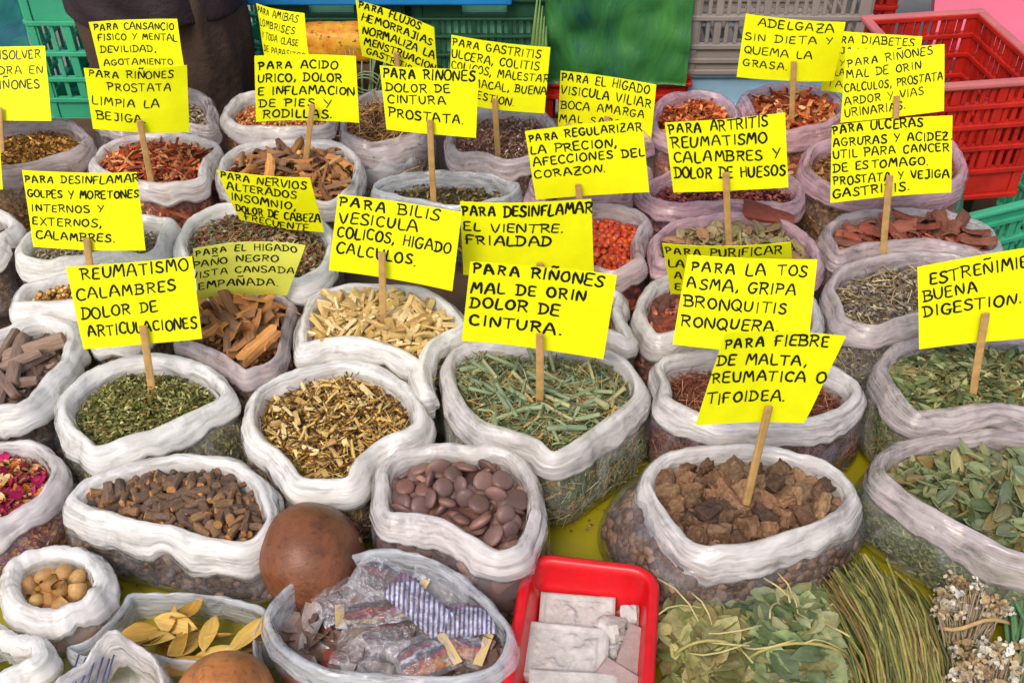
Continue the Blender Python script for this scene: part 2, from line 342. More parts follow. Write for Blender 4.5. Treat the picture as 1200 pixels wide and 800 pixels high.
sack('berries', [(640,292),(652,255),(700,237),(746,245),(764,266),(750,300),(715,319),(690,314),(655,310)], .13, "sack of round orange red berries under the regularizar card", 'thin', 'clear', w=.013, c=.034, mound=.012, bulge=.012)
sack('redbark', [(968,282),(985,255),(1040,244),(1110,247),(1156,264),(1170,290),(1122,305),(1010,312)], .13, "sack of broad red bark pieces the ulceras card stands in", 'thin', 'clear', w=.014, c=.036, mound=.014, bulge=.014)
sack('bluebag', [(438,220),(455,206),(500,200),(560,202),(608,215),(594,228),(540,240),(482,232)], .12, "half empty blue grey sack of dark herb the cintura prostata card stands in", 'sheer', 'clear', w=.009, c=.036, depth=.030, mound=.0, bulge=.010)
sack('farleft', [(-85,280),(-60,255),(-20,244),(8,250),(14,268),(2,289),(-50,300)], .13, "white rimmed sack of brown matter at the picture's left edge, beside the golpes card", 'white', 'clear', w=.013, c=.03, mound=.01, bulge=.010)
sack('pods', [(258,196),(276,172),(322,163),(390,165),(418,185),(411,215),(386,236),(330,235),(280,222)], .135, "sack of long woody pods and twigs the acido urico card stands in", 'soft', 'clear', w=.013, c=.034, mound=.018, bulge=.012)
sack('rootshreds', [(110,190),(125,168),(165,155),(220,158),(258,170),(267,190),(240,205),(190,215),(140,206)], .135, "sack of orange red root shreds the limpia la bejiga card stands in", 'soft', 'clear', w=.013, c=.034, mound=.014, bulge=.012)
sack('redbits', [(755,217),(790,200),(850,197),(910,199),(937,215),(930,236),(880,243),(820,242),(770,234)], .135, "sack of small dark red bits behind the artritis card", 'pink', 'clear', w=.013, c=.034, mound=.004, bulge=.012)
sack('goldflakes', [(948,197),(956,170),(1000,155),(1060,150),(1110,160),(1130,190),(1110,215),(1000,226)], .14, "sack of gold brown flakes hidden behind the ulceras card", 'pink', 'clear', w=.013, c=.034, mound=.01, bulge=.014)
sack('darkbits', [(622,216),(640,190),(690,180),(740,185),(765,200),(752,222),(690,236),(636,234)], .135, "sack of dark bits behind the regularizar card", 'pink', 'clear', w=.012, c=.034, mound=.008, bulge=.010)
sack('goldmoss', [(-42,182),(-20,150),(30,139),(78,139),(101,158),(86,173),(40,188),(0,194)], .14, "sack of golden flakes under the cropped riñones card at the picture's edge", 'thin', 'clear', w=.012, c=.034, mound=.012, bulge=.012)
sack('brownfine', [(528,162),(536,136),(580,122),(630,125),(649,150),(641,174),(590,188),(545,184)], .14, "sack of fine brown herb the gastritis card stands in", 'thin', 'clear', w=.012, c=.032, mound=.016, bulge=.010)
sack('twigs', [(402,150),(410,120),(440,105),(480,109),(500,130),(491,153),(450,164),(415,164)], .14, "sack of tan twigs in loosely crumpled brown film below the flujos card", 'thin', 'milky', w=.010, c=.05, mound=.01, bulge=.016)
sack('orangeshred', [(768,132),(780,112),(815,104),(850,112),(863,131),(855,153),(800,158),(772,150)], .14, "smaller sack of orange shreds behind the artritis card", 'pink', 'clear', w=.012, c=.032, mound=.012, bulge=.012)
sack('orangebark', [(866,132),(880,105),(930,97),(972,105),(988,126),(972,140),(930,150),(888,150)], .14, "sack of orange bark shreds the adelgaza card stands in", 'pink', 'clear', w=.014, c=.034, mound=.014, bulge=.014)
sack('viliar', [(655,160),(670,135),(720,120),(766,131),(771,155),(722,172),(680,172)], .14, "sack hidden behind the visicula viliar card, only its rim showing", 'pink', 'clear', w=.012, c=.032, mound=.004, bulge=.010)
sack('granules', [(264,132),(280,111),(330,104),(390,109),(402,130),(390,145),(330,148),(280,145)], .14, "sack of orange brown granules behind the acido urico card", 'soft', 'clear', w=.012, c=.032, mound=.012, bulge=.010)
sack('cansancio', [(110,127),(130,105),(200,98),(236,109),(249,133),(240,150),(150,150)], .14, "greyish sack behind the limpia la bejiga card, next to the dark trousers", 'thin', 'milky', w=.012, c=.034, mound=.004, bulge=.010)

# rear sacks give way to the ones in front, as soft bags do
for i, s in enumerate(SACKS):
    Q = s.P[:, :2].copy()
    for _ in range(3):
        for b in SACKS[:i]:
            if np.linalg.norm(Q.mean(0) - b.P[:, :2].mean(0)) > 0.55: continue
            gap = 0.006 + s.w + b.w
            d, c = sdist(Q, b.P[:, :2]); m = d < gap
            if m.any():
                v = (Q - c) * np.sign(d)[:, None]; v /= (np.linalg.norm(v, axis=1, keepdims=True) + 1e-9)
                Q[m] = (c + v * gap)[m]
    Q = ring_smooth(Q, 2); s.P[:, :2] = Q; s.P = ring_smooth(resample(s.P), 1)
for s in SACKS:
    s.N = normals2(s.P[:, :2]); cl = np.full(NS, 9.0)
    for b in SACKS:
        if b is not s: cl = np.minimum(cl, sdist(s.P[:, :2], b.P[:, :2])[0])
    s.blg = ring_smooth(np.clip(np.minimum(s.bulge, (cl - 0.004) * 0.55), 0.001, None)[:, None], 4)[:, 0]
    if s.lean:
        k = np.clip(s.N @ np.array(s.lean[:2]) / np.hypot(*s.lean[:2]), 0, 1) ** 2
        s.blg = s.blg + ring_smooth((k * np.minimum(s.lean[2], np.clip(cl - .02, 0, 9)))[:, None], 3)[:, 0]
    s.inner = s.P[:, :2] - s.N * (s.w * 0.5)
    s.cen = s.inner.mean(0); s.zr = float(s.P[:, 2].mean()); s.zf = TZ + s.h - s.depth
    s.dmax = max(0.01, float(-sdist(np.array([s.cen]), s.inner)[0][0]))
    s.seed = sum(map(ord, s.key)) * .37

def fill_z(s, p):
    d = np.clip(-sdist(p, s.inner)[0] / s.dmax, 0, 1)
    n = np.array([nz(x * 28, y * 28, s.seed) + .5 * nz(x * 70, y * 70, s.seed) for x, y in p])
    return s.zf + s.mound * (1 - (1 - d) ** 2) + n * 0.005

def grid_faces(a, b, close=True):
    i = np.arange(a - 1)[:, None]; j = np.arange(b if close else b - 1)[None]
    jn = (j + 1) % b
    return np.stack([np.broadcast_to(x, (a - 1, b if close else b - 1)).ravel() for x in (i * b + j, i * b + jn, (i + 1) * b + jn, (i + 1) * b + j)], 1)

def body_loops(s, inset, ts):
    L = []
    for t in ts:
        o = s.w * 0.25 + s.blg * (1 - (1 - t) ** 2) - inset
        if t > 0.9: o = o - 0.010 * ((t - .9) / .1) ** 2
        z = (s.P[:, 2] - 0.012) * (1 - t) + (TZ + 0.003 + inset) * t
        q = s.P[:, :2] + s.N * o[:, None]
        L.append(np.column_stack([q, z]))
    return np.array(L)
def fold_attr(o, s, rows):
    """where each point lies on the film, measured round the bag and down it"""
    me = o.data; co = np.empty(len(me.vertices) * 3); me.vertices.foreach_get("co", co); co = co.reshape(rows, NS, 3)
    per = np.linalg.norm(np.roll(s.P, -1, 0) - s.P, axis=1).sum(); rho = per / 6.283; th = np.arange(NS) / NS * 6.283
    v = np.concatenate([[0], np.cumsum(np.linalg.norm(np.diff(co.mean(1) * 0 + co[:, 0], axis=0), axis=1))])
    A = np.empty((rows, NS, 3), dtype=np.float32); A[..., 0] = rho * np.cos(th)[None] + s.seed; A[..., 1] = rho * np.sin(th)[None]; A[..., 2] = v[:, None]
    at_ = me.attributes.new("fold", 'FLOAT_VECTOR', 'POINT'); at_.data.foreach_set("vector", A.ravel())
def build_sack(s):
    root = empty('herb_sack', (s.cen[0], s.cen[1], TZ), s.label, 'sack', s.group)
    s.root = root
    # rolled rim
    w_, c_, dp = s.w, s.c, s.depth
    prof = [(-.5 * w_, -dp - .014), (-.55 * w_, -dp * .6), (-.45 * w_, -.3 * c_), (-.22 * w_, -.06 * c_), (-.02 * w_, 0), (.22 * w_, -.02 * c_), (.55 * w_, -.16 * c_), (.85 * w_, -.38 * c_), (1.02 * w_, -.62 * c_), (1.08 * w_, -.84 * c_), (1.04 * w_, -.99 * c_), (.9 * w_, -1.0 * c_), (.6 * w_, -.92 * c_), (.3 * w_, -.80 * c_)]
    V = []
    cum = np.arange(NS) / NS * 2 * math.pi
    for k, (o, z) in enumerate(prof):
        for i in range(NS):
            x, y, zz = s.P[i]; ca, sa = math.cos(cum[i]) * 2.2, math.sin(cum[i]) * 2.2
            wob = 1 + .32 * nz(ca * 1.3, sa * 1.3, s.seed) + .12 * nz(ca * 4, sa * 4, s.seed)
            drop = 1 + .40 * nz(ca * .8 + 7, sa * .8, s.seed) + .18 * nz(ca * 3, sa * 3 + 5, s.seed)
            q1 = nz(ca * 1.9 + .25 * k, sa * 1.9, s.seed + k * .30); q2 = nz(ca * 3.3, sa * 3.3 - .3 * k, s.seed + 20 + k * .2)
            pl = 0.0024 * (.22 - abs(q1)) + 0.0018 * (.2 - abs(q2))
            lift = 0.0045 * nz(ca * 1.1, sa * 1.1 + 3, s.seed) + .0016 * nz(ca * 3.0, sa * 3.0, s.seed + 9)
            oo = o * (wob if o > 0 else 1) + pl
            V.append((x + s.N[i, 0] * oo, y + s.N[i, 1] * oo, zz + z * (drop if o > 0 else 1) + lift + pl * .5))
    fold_attr(obj('rolled_rim', np.array(V), grid_faces(len(prof), NS)[:, ::-1].copy(), RIM[s.rim], root), s, len(prof))
    # body film
    ts = np.linspace(0, 1, 12); L = body_loops(s, 0, ts); V = []
    for k, t in enumerate(ts):
        for i in range(NS):
            x, y, z = L[k, i]; a = math.sin(math.pi * min(1, t * 1.05)) if t < .95 else .2
            n = a * (0.0085 * (.45 - abs(nz(x * 16, y * 16, z * 14 + s.seed))) + 0.0040 * (.4 - abs(nz(x * 34 + z * 20, y * 34, z * 22))))
            V.append((x + s.N[i, 0] * n, y + s.N[i, 1] * n, z))
    fold_attr(obj('bag_film', np.array(V), grid_faces(len(ts), NS)[:, ::-1].copy(), FILM[s.film], root), s, len(ts))
    return root

def bed(s, name, label, cat, mat, inset=.007, extra=None, kind='stuff', side=True):
    """the bulk of a sack's content: the mound one looks down on and the sides one sees through the film"""
    rings = 9; V = []; rows = 0
    if side:
        for lp in body_loops(s, inset, [1.0, .95, .8, .6, .4, .25]):
            lp = lp.copy(); lp[:, 2] = np.minimum(lp[:, 2], s.zf - .002); V.append(lp); rows += 1
    for k in range(rings):
        t = 1 - k / (rings - .5); q = s.cen + (s.inner - s.cen) * t
        V.append(np.column_stack([q, fill_z(s, q)])); rows += 1
    A = np.concatenate(V); F = grid_faces(rows, NS)
    # cap the centre with a fan of quads folded onto the last ring
    last = (rows - 1) * NS; cap = np.array([(last + i, last + i + 1, last + NS - 2 - i, last + NS - 1 - i) for i in range(NS // 2 - 1)])
    F = np.concatenate([F, cap]); col = np.ones((len(A), 3)) * .3
    if extra is not None:
        (V2, F2, C2) = extra
        F = np.concatenate([F, F2 + len(A)]); A = np.concatenate([A, V2]); col = np.concatenate([col, C2])
    o = obj(name, A, F, mat, None, True, (s.cen[0], s.cen[1], s.zf), col)
    if extra is not None:
        o.data.materials.append(extra_mat[0])
        mi = np.zeros(len(F), dtype=np.int32); mi[len(F) - len(F2):] = 1
        o.data.polygons.foreach_set("material_index", mi)
    return tag(o, label, cat, None, kind)
extra_mat = [None]

# ------------------------------------------------------------------ loose pieces
def proto_flake():  # folded leaf fragment, quads
    v = np.array([(-.5, 0, 0), (-.1, -.5, .12), (.5, 0, .03), (-.1, 0, -.05), (-.1, .5, .12), (.15, .35, .05)], float)
    v += RNG.normal(0, .07, v.shape); return v, np.array([(0, 1, 2, 3), (0, 3, 2, 4)])
def proto_leaf():
    xs = np.linspace(-.5, .5, 5); wd = np.array([.03, .38, .5, .36, .02]); b = RNG.normal(0, .14); tw = RNG.normal(0, .25); V = []
    for x, w_ in zip(xs, wd):
        for k in (-1, 0, 1):
            V.append((x, k * w_, abs(k) * w_ * .35 + b * (x * 2) ** 2 + tw * x * k * w_ + RNG.normal(0, .015)))
    return np.array(V), grid_faces(5, 3, False)
def proto_splinter():
    v = np.array([(-.5, -.5, -.5), (.5, -.5, -.5), (.5, .5, -.5), (-.5, .5, -.5), (-.5, -.5, .5), (.5, -.5, .5), (.5, .5, .5), (-.5, .5, .5)], float)
    v += RNG.normal(0, .12, v.shape); v[:, 1:] *= np.where(v[:, :1] > 0, RNG.uniform(.4, 1), RNG.uniform(.6, 1))
    return v, np.array([(0, 3, 2, 1), (4, 5, 6, 7), (0, 1, 5, 4), (1, 2, 6, 5), (2, 3, 7, 6), (3, 0, 4, 7)])
def proto_strip():
    n = 6; ph = RNG.uniform(.5, 2.2); V = []
    for i in range(n):
        t = i / (n - 1) - .5; z = .28 * math.cos(ph * t * 3.0); y = RNG.normal(0, .08) + .4 * t * t * RNG.normal(0, 1)
        V += [(t, y - .5, z), (t, y + .5, z + RNG.normal(0, .06))]
    return np.array(V), grid_faces(n, 2, False)
def proto_twig():
    n = 4; b = RNG.normal(0, .10); V = []
    for i in range(n):
        t = i / (n - 1) - .5; r = .5 * (1 - .5 * abs(t))
        V += [(t, r * math.cos(a) + b * 6 * t * t, r * math.sin(a)) for a in (0, 2.1, 4.2)]
    return np.array(V), grid_faces(n, 3)
def proto_lump():
    bm = bmesh.new(); bmesh.ops.create_cube(bm, size=1); bmesh.ops.subdivide_edges(bm, edges=bm.edges[:], cuts=1, use_grid_fill=True)
    V = np.array([tuple(v.co) for v in bm.verts]); V = V / np.linalg.norm(V, axis=1, keepdims=True) * .5; V += RNG.normal(0, .05, V.shape)
    F = np.array([[v.index for v in f.verts] for f in bm.faces]); bm.free(); return V, F
def proto_leaf9():
    wd = [.03, .24, .40, .49, .5, .46, .36, .20, .02]; sd_ = RNG.uniform(0, 99); bd, sk, tw = RNG.normal(0, .10), RNG.normal(0, .07), RNG.normal(0, .3); V = []
    for i in range(9):
        t = i / 8 - .5
        for k in range(5):
            u = k / 2 - 1; V.append((t, u * wd[i] * (1 + .12 * nz(t * 7, u, sd_)) + sk * math.sin(t * 3.1), .3 * wd[i] * abs(u) ** 1.3 + bd * (2 * t) ** 2 + tw * t * u * wd[i] + .08 * nz(t * 6, u * 2.5, sd_)))
    return np.array(V), grid_faces(9, 5, False)
PROTO = dict(leaf9=proto_leaf9, flake=proto_flake, leaf=proto_leaf, splinter=proto_splinter, strip=proto_strip, twig=proto_twig, lump=proto_lump)
def rot(yaw, pitch, roll):
    cy, sy, cp, sp, cr, sr = np.cos(yaw), np.sin(yaw), np.cos(pitch), np.sin(pitch), np.cos(roll), np.sin(roll)
    M = np.empty((len(yaw), 3, 3))
    M[:, 0, 0] = cy * cp; M[:, 0, 1] = cy * sp * sr - sy * cr; M[:, 0, 2] = cy * sp * cr + sy * sr
    M[:, 1, 0] = sy * cp; M[:, 1, 1] = sy * sp * sr + cy * cr; M[:, 1, 2] = sy * sp * cr - cy * sr
    M[:, 2, 0] = -sp; M[:, 2, 1] = cp * sr; M[:, 2, 2] = cp * cr
    return M
def inside_points(s, n, margin=.004, poly=None):
    B = s.inner if poly is None else poly; lo, hi = B.min(0), B.max(0); out = np.zeros((0, 2))
    while len(out) < n:
        p = RNG.uniform(lo, hi, (n * 2, 2)); d = sdist(p, B)[0]; out = np.vstack([out, p[d < -margin]])
    return out[:n]
def scatter(s, kind, n, L, W, T, cols, layer=.010, tilt=.35, roll=.5, nvar=8, wts=None, margin=.003, pts=None, jit=.22, side=.55):
    V, F, C, base = [], [], [], 0
    P = inside_points(s, n, margin) if pts is None else pts; n = len(P)
    z = fill_z(s, P) + RNG.uniform(-.2, 1, n) * layer
    pal = np.array([lin(c) for c in cols]); ci = RNG.choice(len(cols), n, p=None if wts is None else np.array(wts) / sum(wts))
    sc = np.stack([RNG.uniform(*L, n), RNG.uniform(*W, n), RNG.uniform(*T, n)], 1)
    M = rot(RNG.uniform(0, 6.283, n), RNG.normal(0, tilt, n), RNG.normal(0, roll, n))
    XYZ = np.column_stack([P[:, :2], z])
    ok = np.where(s.N[:, 1] < .35)[0]; ns = int(n * side * len(ok) / NS * 1.6) if s.film != 'white' else 0
    if ns and len(ok):      # the ones seen through the film, lying flat against it
        loops = body_loops(s, .0045, np.linspace(.12, 1, 12)); ii = RNG.choice(ok, ns); tt = RNG.uniform(0, 10.8, ns); k0 = tt.astype(int); fr = (tt - k0)[:, None]; i2 = (ii + 1) % NS; g = RNG.uniform(0, 1, (ns, 1))
        q = (loops[k0, ii] * (1 - fr) + loops[k0 + 1, ii] * fr) * (1 - g) + (loops[k0, i2] * (1 - fr) + loops[k0 + 1, i2] * fr) * g
        Nn = np.column_stack([s.N[ii], np.full(ns, -.12)]); Nn /= np.linalg.norm(Nn, axis=1, keepdims=True)
        up = loops[k0, ii] - loops[k0 + 1, ii]; up /= np.linalg.norm(up, axis=1, keepdims=True); tx = np.cross(up, Nn); tx /= np.linalg.norm(tx, axis=1, keepdims=True); Nn = np.cross(tx, up)
        B3 = np.stack([tx, up, Nn], 2); Ms = np.einsum('nij,njk->nik', B3, rot(RNG.uniform(0, 6.283, ns), RNG.normal(0, .12, ns), RNG.normal(0, .15, ns)))
        s2 = np.stack([RNG.uniform(*L, ns), RNG.uniform(*W, ns), RNG.uniform(*T, ns)], 1); q = q - Nn * (s2[:, 2:] * .35)
        keep = q[:, 2] < s.zf + .004; XYZ = np.vstack([XYZ, q[keep]]); M = np.concatenate([M, Ms[keep]]); sc = np.vstack([sc, s2[keep]]); ci = np.concatenate([ci, RNG.choice(len(cols), int(keep.sum()), p=None if wts is None else np.array(wts) / sum(wts))]); n = len(XYZ)
    var = RNG.integers(0, nvar, n)
    for k in range(nvar):
        pv, pf = PROTO[kind](); m = np.where(var == k)[0]
        if not len(m): continue
        X = np.einsum('nij,nvj->nvi', M[m], pv[None] * sc[m][:, None, :]) + XYZ[m][:, None, :]
        V.append(X.reshape(-1, 3)); nv = len(pv)
        F.append((pf[None] + (np.arange(len(m)) * nv)[:, None, None]).reshape(-1, pf.shape[1]) + base); base += nv * len(m)
        cc = pal[ci[m]] * RNG.lognormal(0, jit, (len(m), 1)); C.append(np.repeat(cc, nv, 0))
    return np.concatenate(V), np.concatenate(F), np.concatenate(C)
def join_sc(*a):
    V, F, C, b = [], [], [], 0
    for v, f, c in a: V.append(v); F.append(f + b); C.append(c); b += len(v)
    return np.concatenate(V), np.concatenate(F), np.concatenate(C)
TINT = tinted('dried_plant', .7, .25, (1, 1, 1), 240, .35, .4)
TINT_LEAF = tinted('dried_leaf', .6, .3, (1, 1, 1), 120, .3, .4, transl=.2)
TINT_WOOD = tinted('split_wood', .7, .2, (1, 1, 1), 300, .35, .5)
def fine(key, name, label, cat, bedcols, parts, mat=None, scale=260, dark=.9):
    s = BYKEY[key]; extra_mat[0] = mat or TINT
    return bed(s, name, label, cat, herb_bed_mat(name + '_bulk', bedcols, scale, dark), extra=join_sc(*parts(s)))

def place_pieces(s, name, meshes, label, cat, group, n, sep, size_r=(.85, 1.15), tilt=.35, roll=3.2, lift=.0, layers=1, margin=.008, pts=None, layer_h=.006):
    """individual copies of a few shared meshes, settled on the mound without piling into each other"""
    out = []
    for ly in range(layers):
        P = inside_points(s, n * 12, margin) if pts is None else np.array(pts); keep = []
        for p in P:
            if len(keep) >= n: break
            if pts is not None or all((p[0] - q[0]) ** 2 + (p[1] - q[1]) ** 2 > sep * sep for q in keep): keep.append(p)
        K = np.array(keep); Z = fill_z(s, K)
        for (x, y), z in zip(K, Z):
            me = random.choice(meshes); o = bpy.data.objects.new(name, me); COL.objects.link(o)
            k = random.uniform(*size_r); o.scale = (k, k, k)
            o.rotation_euler = (random.gauss(0, roll) if roll < 3 else random.uniform(-roll, roll), random.gauss(0, tilt), random.uniform(0, 6.28))
            o.location = (x, y, z + lift + ly * layer_h + random.uniform(-.002, .002))
            tag(o, label, cat, group); out.append(o)
    return out
# ------------------------------------------------------------------ ground and stall table
ground_m = plain('concrete', (120, 116, 110), .9, .25, 3, .4)
g = obj('ground', [(-60, -60, 0), (60, -60, 0), (60, 60, 0), (-60, 60, 0)], [(0, 1, 2, 3)], ground_m, None, False); tag(g, kind='structure')
CLOTH_M = plain('olive_plastic_sheet', (132, 122, 10), .42, .16, 7, .35, .4, .004)
wood_m = plain('table_wood', (78, 58, 42), .75, .25, 12, .3)
tb = empty('stall_table', (0, 1.0, 0), "long stall table under an olive yellow plastic sheet, all the sacks stand on it", 'table')
OUT = [(-1.45, .22), (1.45, .22), (1.45, 1.46), (.74, 1.46), (.74, 1.93), (-1.45, 1.93)]
def prism(name, poly, z0, z1, mat, parent):
    n = len(poly); V = [(x, y, z0) for x, y in poly] + [(x, y, z1) for x, y in poly]
    F = [tuple(reversed(range(n))), tuple(range(n, 2 * n))] + [(i, (i + 1) % n, n + (i + 1) % n, n + i) for i in range(n)]
    return obj(name, V, F, mat, parent, False)
prism('table_board', OUT, TZ - .03, TZ - .004, wood_m, tb)
# plastic sheet: slightly rippled top with a hanging edge
V, F = [], []
GX, GY = 120, 70
for j in range(GY):
    for i in range(GX):
        x = -1.46 + 2.92 * i / (GX - 1); y = .21 + .99 * j / (GY - 1)
        V.append((x, y, TZ + .0015 * nz(x * 7, y * 7, 3) + .0016 * (.3 - abs(nz(x * 9 + y * 6, y * 9, 8)))))
for j in range(GY - 1):
    for i in range(GX - 1):
        a = j * GX + i; x = V[a][0]; y = V[a][1]
        if x > .73 and y > 1.43: continue
        F.append((a, a + 1, a + GX + 1, a + GX))
b0 = len(V)
for i in range(GX): x = -1.46 + 2.92 * i / (GX - 1); V += [(x, .205, TZ - .004), (x, .20 + .012 * math.sin(x * 21), TZ - .22)]
for i in range(GX - 1): F += [(i, b0 + 2 * i, b0 + 2 * i + 2, i + 1), (b0 + 2 * i, b0 + 2 * i + 1, b0 + 2 * i + 3, b0 + 2 * i + 2)]
obj('plastic_sheet', V, F, CLOTH_M, tb)
for x in (-1.38, 0, 1.38):
    for y in (.3, 1.42):
        m = MB(); m.box((x - .025, y - .025, 0), (x + .025, y + .025, TZ - .03)); m.build('leg', wood_m, tb)

for s in SACKS: build_sack(s)
SK = BYKEY
# ------------------------------------------------------------------ contents: fine herbs, one heap each
def nn(k, dens):    # pieces per square metre of opening
    s = SK[k]; P = s.inner; a = abs((P[:, 0] * np.roll(P[:, 1], -1) - np.roll(P[:, 0], -1) * P[:, 1]).sum()) / 2
    return int(a * dens)
fine('greencut', 'cut_green_herb', "fine cut green herb heaped in the sack under the reumatismo card", 'dried herb', [(92,96,44),(120,118,62),(70,74,36),(140,132,80)],
     lambda s: (scatter(s, 'flake', nn('greencut', 210000), (.006, .011), (.0022, .0045), (.003, .005), [(112,116,52),(150,148,84),(84,90,40),(176,170,112),(66,70,34),(130,110,60)], .010, .4, .7),
                scatter(s, 'twig', nn('greencut', 16000), (.010, .022), (.0008, .0014), (.0008, .0014), [(150,140,84),(110,100,50),(130,96,54)], .012)), scale=300)
fine('mixedchips', 'shredded_root', "shredded yellow and brown root mixed with splinters in the sack behind the round seeds", 'dried herb', [(150,112,50),(180,146,80),(104,72,34),(196,170,110)],
     lambda s: (scatter(s, 'splinter', nn('mixedchips', 62000), (.008, .020), (.0016, .0038), (.0012, .0028), [(196,158,84),(160,118,58),(116,80,40),(222,194,130),(180,140,60),(98,70,38)], .012, .35),
                scatter(s, 'twig', nn('mixedchips', 40000), (.012, .030), (.0009, .0018), (.0009, .0018), [(170,130,70),(120,84,44),(90,64,36),(206,176,110)], .015),
                scatter(s, 'flake', nn('mixedchips', 30000), (.004, .009), (.003, .005), (.003, .004), [(150,112,50),(190,150,80),(110,80,40)], .012)), TINT_WOOD)
fine('horsetail', 'horsetail_shreds', "fine green and golden shreds of horsetail filling the sack of the nearest riñones card", 'dried herb', [(104,110,74),(140,120,64),(88,100,80),(160,140,84)],
     lambda s: (scatter(s, 'twig', nn('horsetail', 70000), (.018, .042), (.0010, .0022), (.0010, .0022), [(118,132,96),(150,142,90),(96,112,84),(164,132,72),(84,96,60),(178,170,120)], .016, .3),
                scatter(s, 'strip', nn('horsetail', 16000), (.015, .03), (.002, .004), (.002, .004), [(128,140,104),(160,138,80),(104,116,84)], .016)), scale=200)
fine('fibres', 'red_brown_fibres', "thin red brown fibres in the sack behind the bark chunk sack", 'dried herb', [(120,72,54),(150,98,72),(92,54,42)],
     lambda s: (scatter(s, 'twig', nn('fibres', 90000), (.016, .038), (.0008, .0016), (.0008, .0016), [(150,92,70),(118,70,54),(176,118,90),(96,58,44)], .014, .3),))
fine('petals', 'flower_petals', "loose magenta, orange and cream petals in the sack beside the root chunks", 'dried petals', [(150,50,70),(190,110,60),(120,40,60),(200,160,110)],
     lambda s: (scatter(s, 'leaf', nn('petals', 42000), (.010, .020), (.006, .013), (.010, .018), [(176,28,84),(196,60,110),(214,120,44),(226,196,140),(150,30,50),(196,150,90),(120,60,40)], .014, .5, .7),
                scatter(s, 'flake', nn('petals', 40000), (.005, .010), (.003, .006), (.004, .006), [(180,130,80),(150,40,70),(206,170,110),(110,70,40)], .012, .5, .7)), TINT_LEAF)
fine('greenleaves', 'slender_green_leaves', "slender dry green leaves heaped in the estreñimiento sack", 'dried leaves', [(90,100,58),(118,124,74),(70,78,44),(140,120,70)],
     lambda s: (scatter(s, 'leaf', nn('greenleaves', 62000), (.014, .032), (.005, .010), (.008, .014), [(112,124,74),(140,148,96),(92,104,62),(164,164,116),(126,108,60),(78,90,52)], .014, .28, .35),
                scatter(s, 'twig', nn('greenleaves', 12000), (.015, .03), (.001, .002), (.001, .002), [(150,134,84),(120,104,60)], .016)), TINT_LEAF)
fine('bigleaves', 'broken_green_leaves', "broken bits of dry green leaf under the large leaves in front of the estreñimiento sack", 'dried leaves', [(96,104,62),(124,128,82),(76,84,50)],
     lambda s: (scatter(s, 'leaf9', nn('bigleaves', 34000), (.016, .034), (.008, .015), (.012, .018), [(108,116,70),(134,136,92),(86,96,58),(120,102,58),(72,84,56),(150,144,104)], .012, .3, .4),), TINT_LEAF)
fine('greyflakes', 'grey_herb_flakes', "grey green flakes with bits of straw in front of the red bark sack", 'dried herb', [(104,96,88),(130,120,108),(82,76,68),(150,140,124)],
     lambda s: (scatter(s, 'flake', nn('greyflakes', 150000), (.006, .011), (.0028, .005), (.003, .005), [(120,110,100),(146,136,122),(96,88,80),(168,156,138),(104,90,64)], .010, .4, .7),
                scatter(s, 'twig', nn('greyflakes', 12000), (.014, .034), (.0012, .0022), (.0012, .0022), [(196,176,128),(170,146,100),(150,120,80)], .014)))
fine('yellowflower', 'yellow_flower_bits', "yellow brown flower bits in the sack partly behind the reumatismo card", 'dried flowers', [(160,120,60),(190,156,90),(120,86,44)],
     lambda s: (scatter(s, 'lump', nn('yellowflower', 70000), (.005, .009), (.004, .008), (.004, .007), [(176,132,66),(206,172,106),(140,98,50),(116,80,44)], .012, .6),))
fine('rednuts', 'small_red_seeds', "small reddish seeds behind the nearest riñones card", 'seeds', [(120,60,40),(150,84,56),(96,46,34)],
     lambda s: (scatter(s, 'lump', nn('rednuts', 70000), (.006, .009), (.005, .008), (.005, .007), [(140,72,48),(164,92,62),(112,56,40)], .010, .6),))
fine('herbmix', 'coarse_green_herb', "coarse green and brown herb the nervios card lies in", 'dried herb', [(110,92,60),(140,116,76),(84,84,60),(160,140,100)],
     lambda s: (scatter(s, 'flake', nn('herbmix', 70000), (.008, .016), (.004, .008), (.004, .007), [(130,116,80),(100,100,70),(150,110,80),(176,160,120),(116,80,56),(90,104,86)], .012, .45, .7),
                scatter(s, 'twig', nn('herbmix', 22000), (.014, .03), (.0012, .0024), (.0012, .0024), [(160,130,84),(120,80,52),(140,84,60)], .014)))
fine('greyseeds', 'fine_grey_seeds', "fine pale grey seeds under the golpes y moretones card", 'seeds', [(120,108,90),(150,138,116),(98,86,70)],
     lambda s: (scatter(s, 'flake', nn('greyseeds', 130000), (.004, .007), (.002, .004), (.002, .004), [(140,126,104),(170,156,130),(110,96,76)], .008, .4, .6),))
fine('redchunks', 'red_root_crumbs', "red brown crumbs under the chunks behind the tos asma card", 'dried root', [(140,76,56),(110,60,44),(160,96,70)],
     lambda s: (scatter(s, 'lump', nn('redchunks', 20000), (.008, .014), (.006, .011), (.006, .010), [(150,80,58),(120,64,48),(176,110,84)], .008, .6),))
fine('leafpieces', 'leaf_crumbs', "greenish leaf crumbs under the broken leaves below the artritis card", 'dried leaves', [(120,104,66),(150,136,92),(96,84,52)],
     lambda s: (scatter(s, 'flake', nn('leafpieces', 50000), (.008, .015), (.005, .009), (.005, .008), [(140,124,82),(120,108,70),(160,146,104),(116,90,60)], .010, .4, .6),))
fine('berries', 'berry_heap', "dark red berries deeper down in the regularizar sack", 'berries', [(150,52,20),(120,40,20),(96,34,20)],
     lambda s: (scatter(s, 'lump', nn('berries', 16000), (.0085, .0095), (.0085, .0095), (.0085, .0095), [(196,70,20),(170,52,18)], .002, .6),), scale=130)
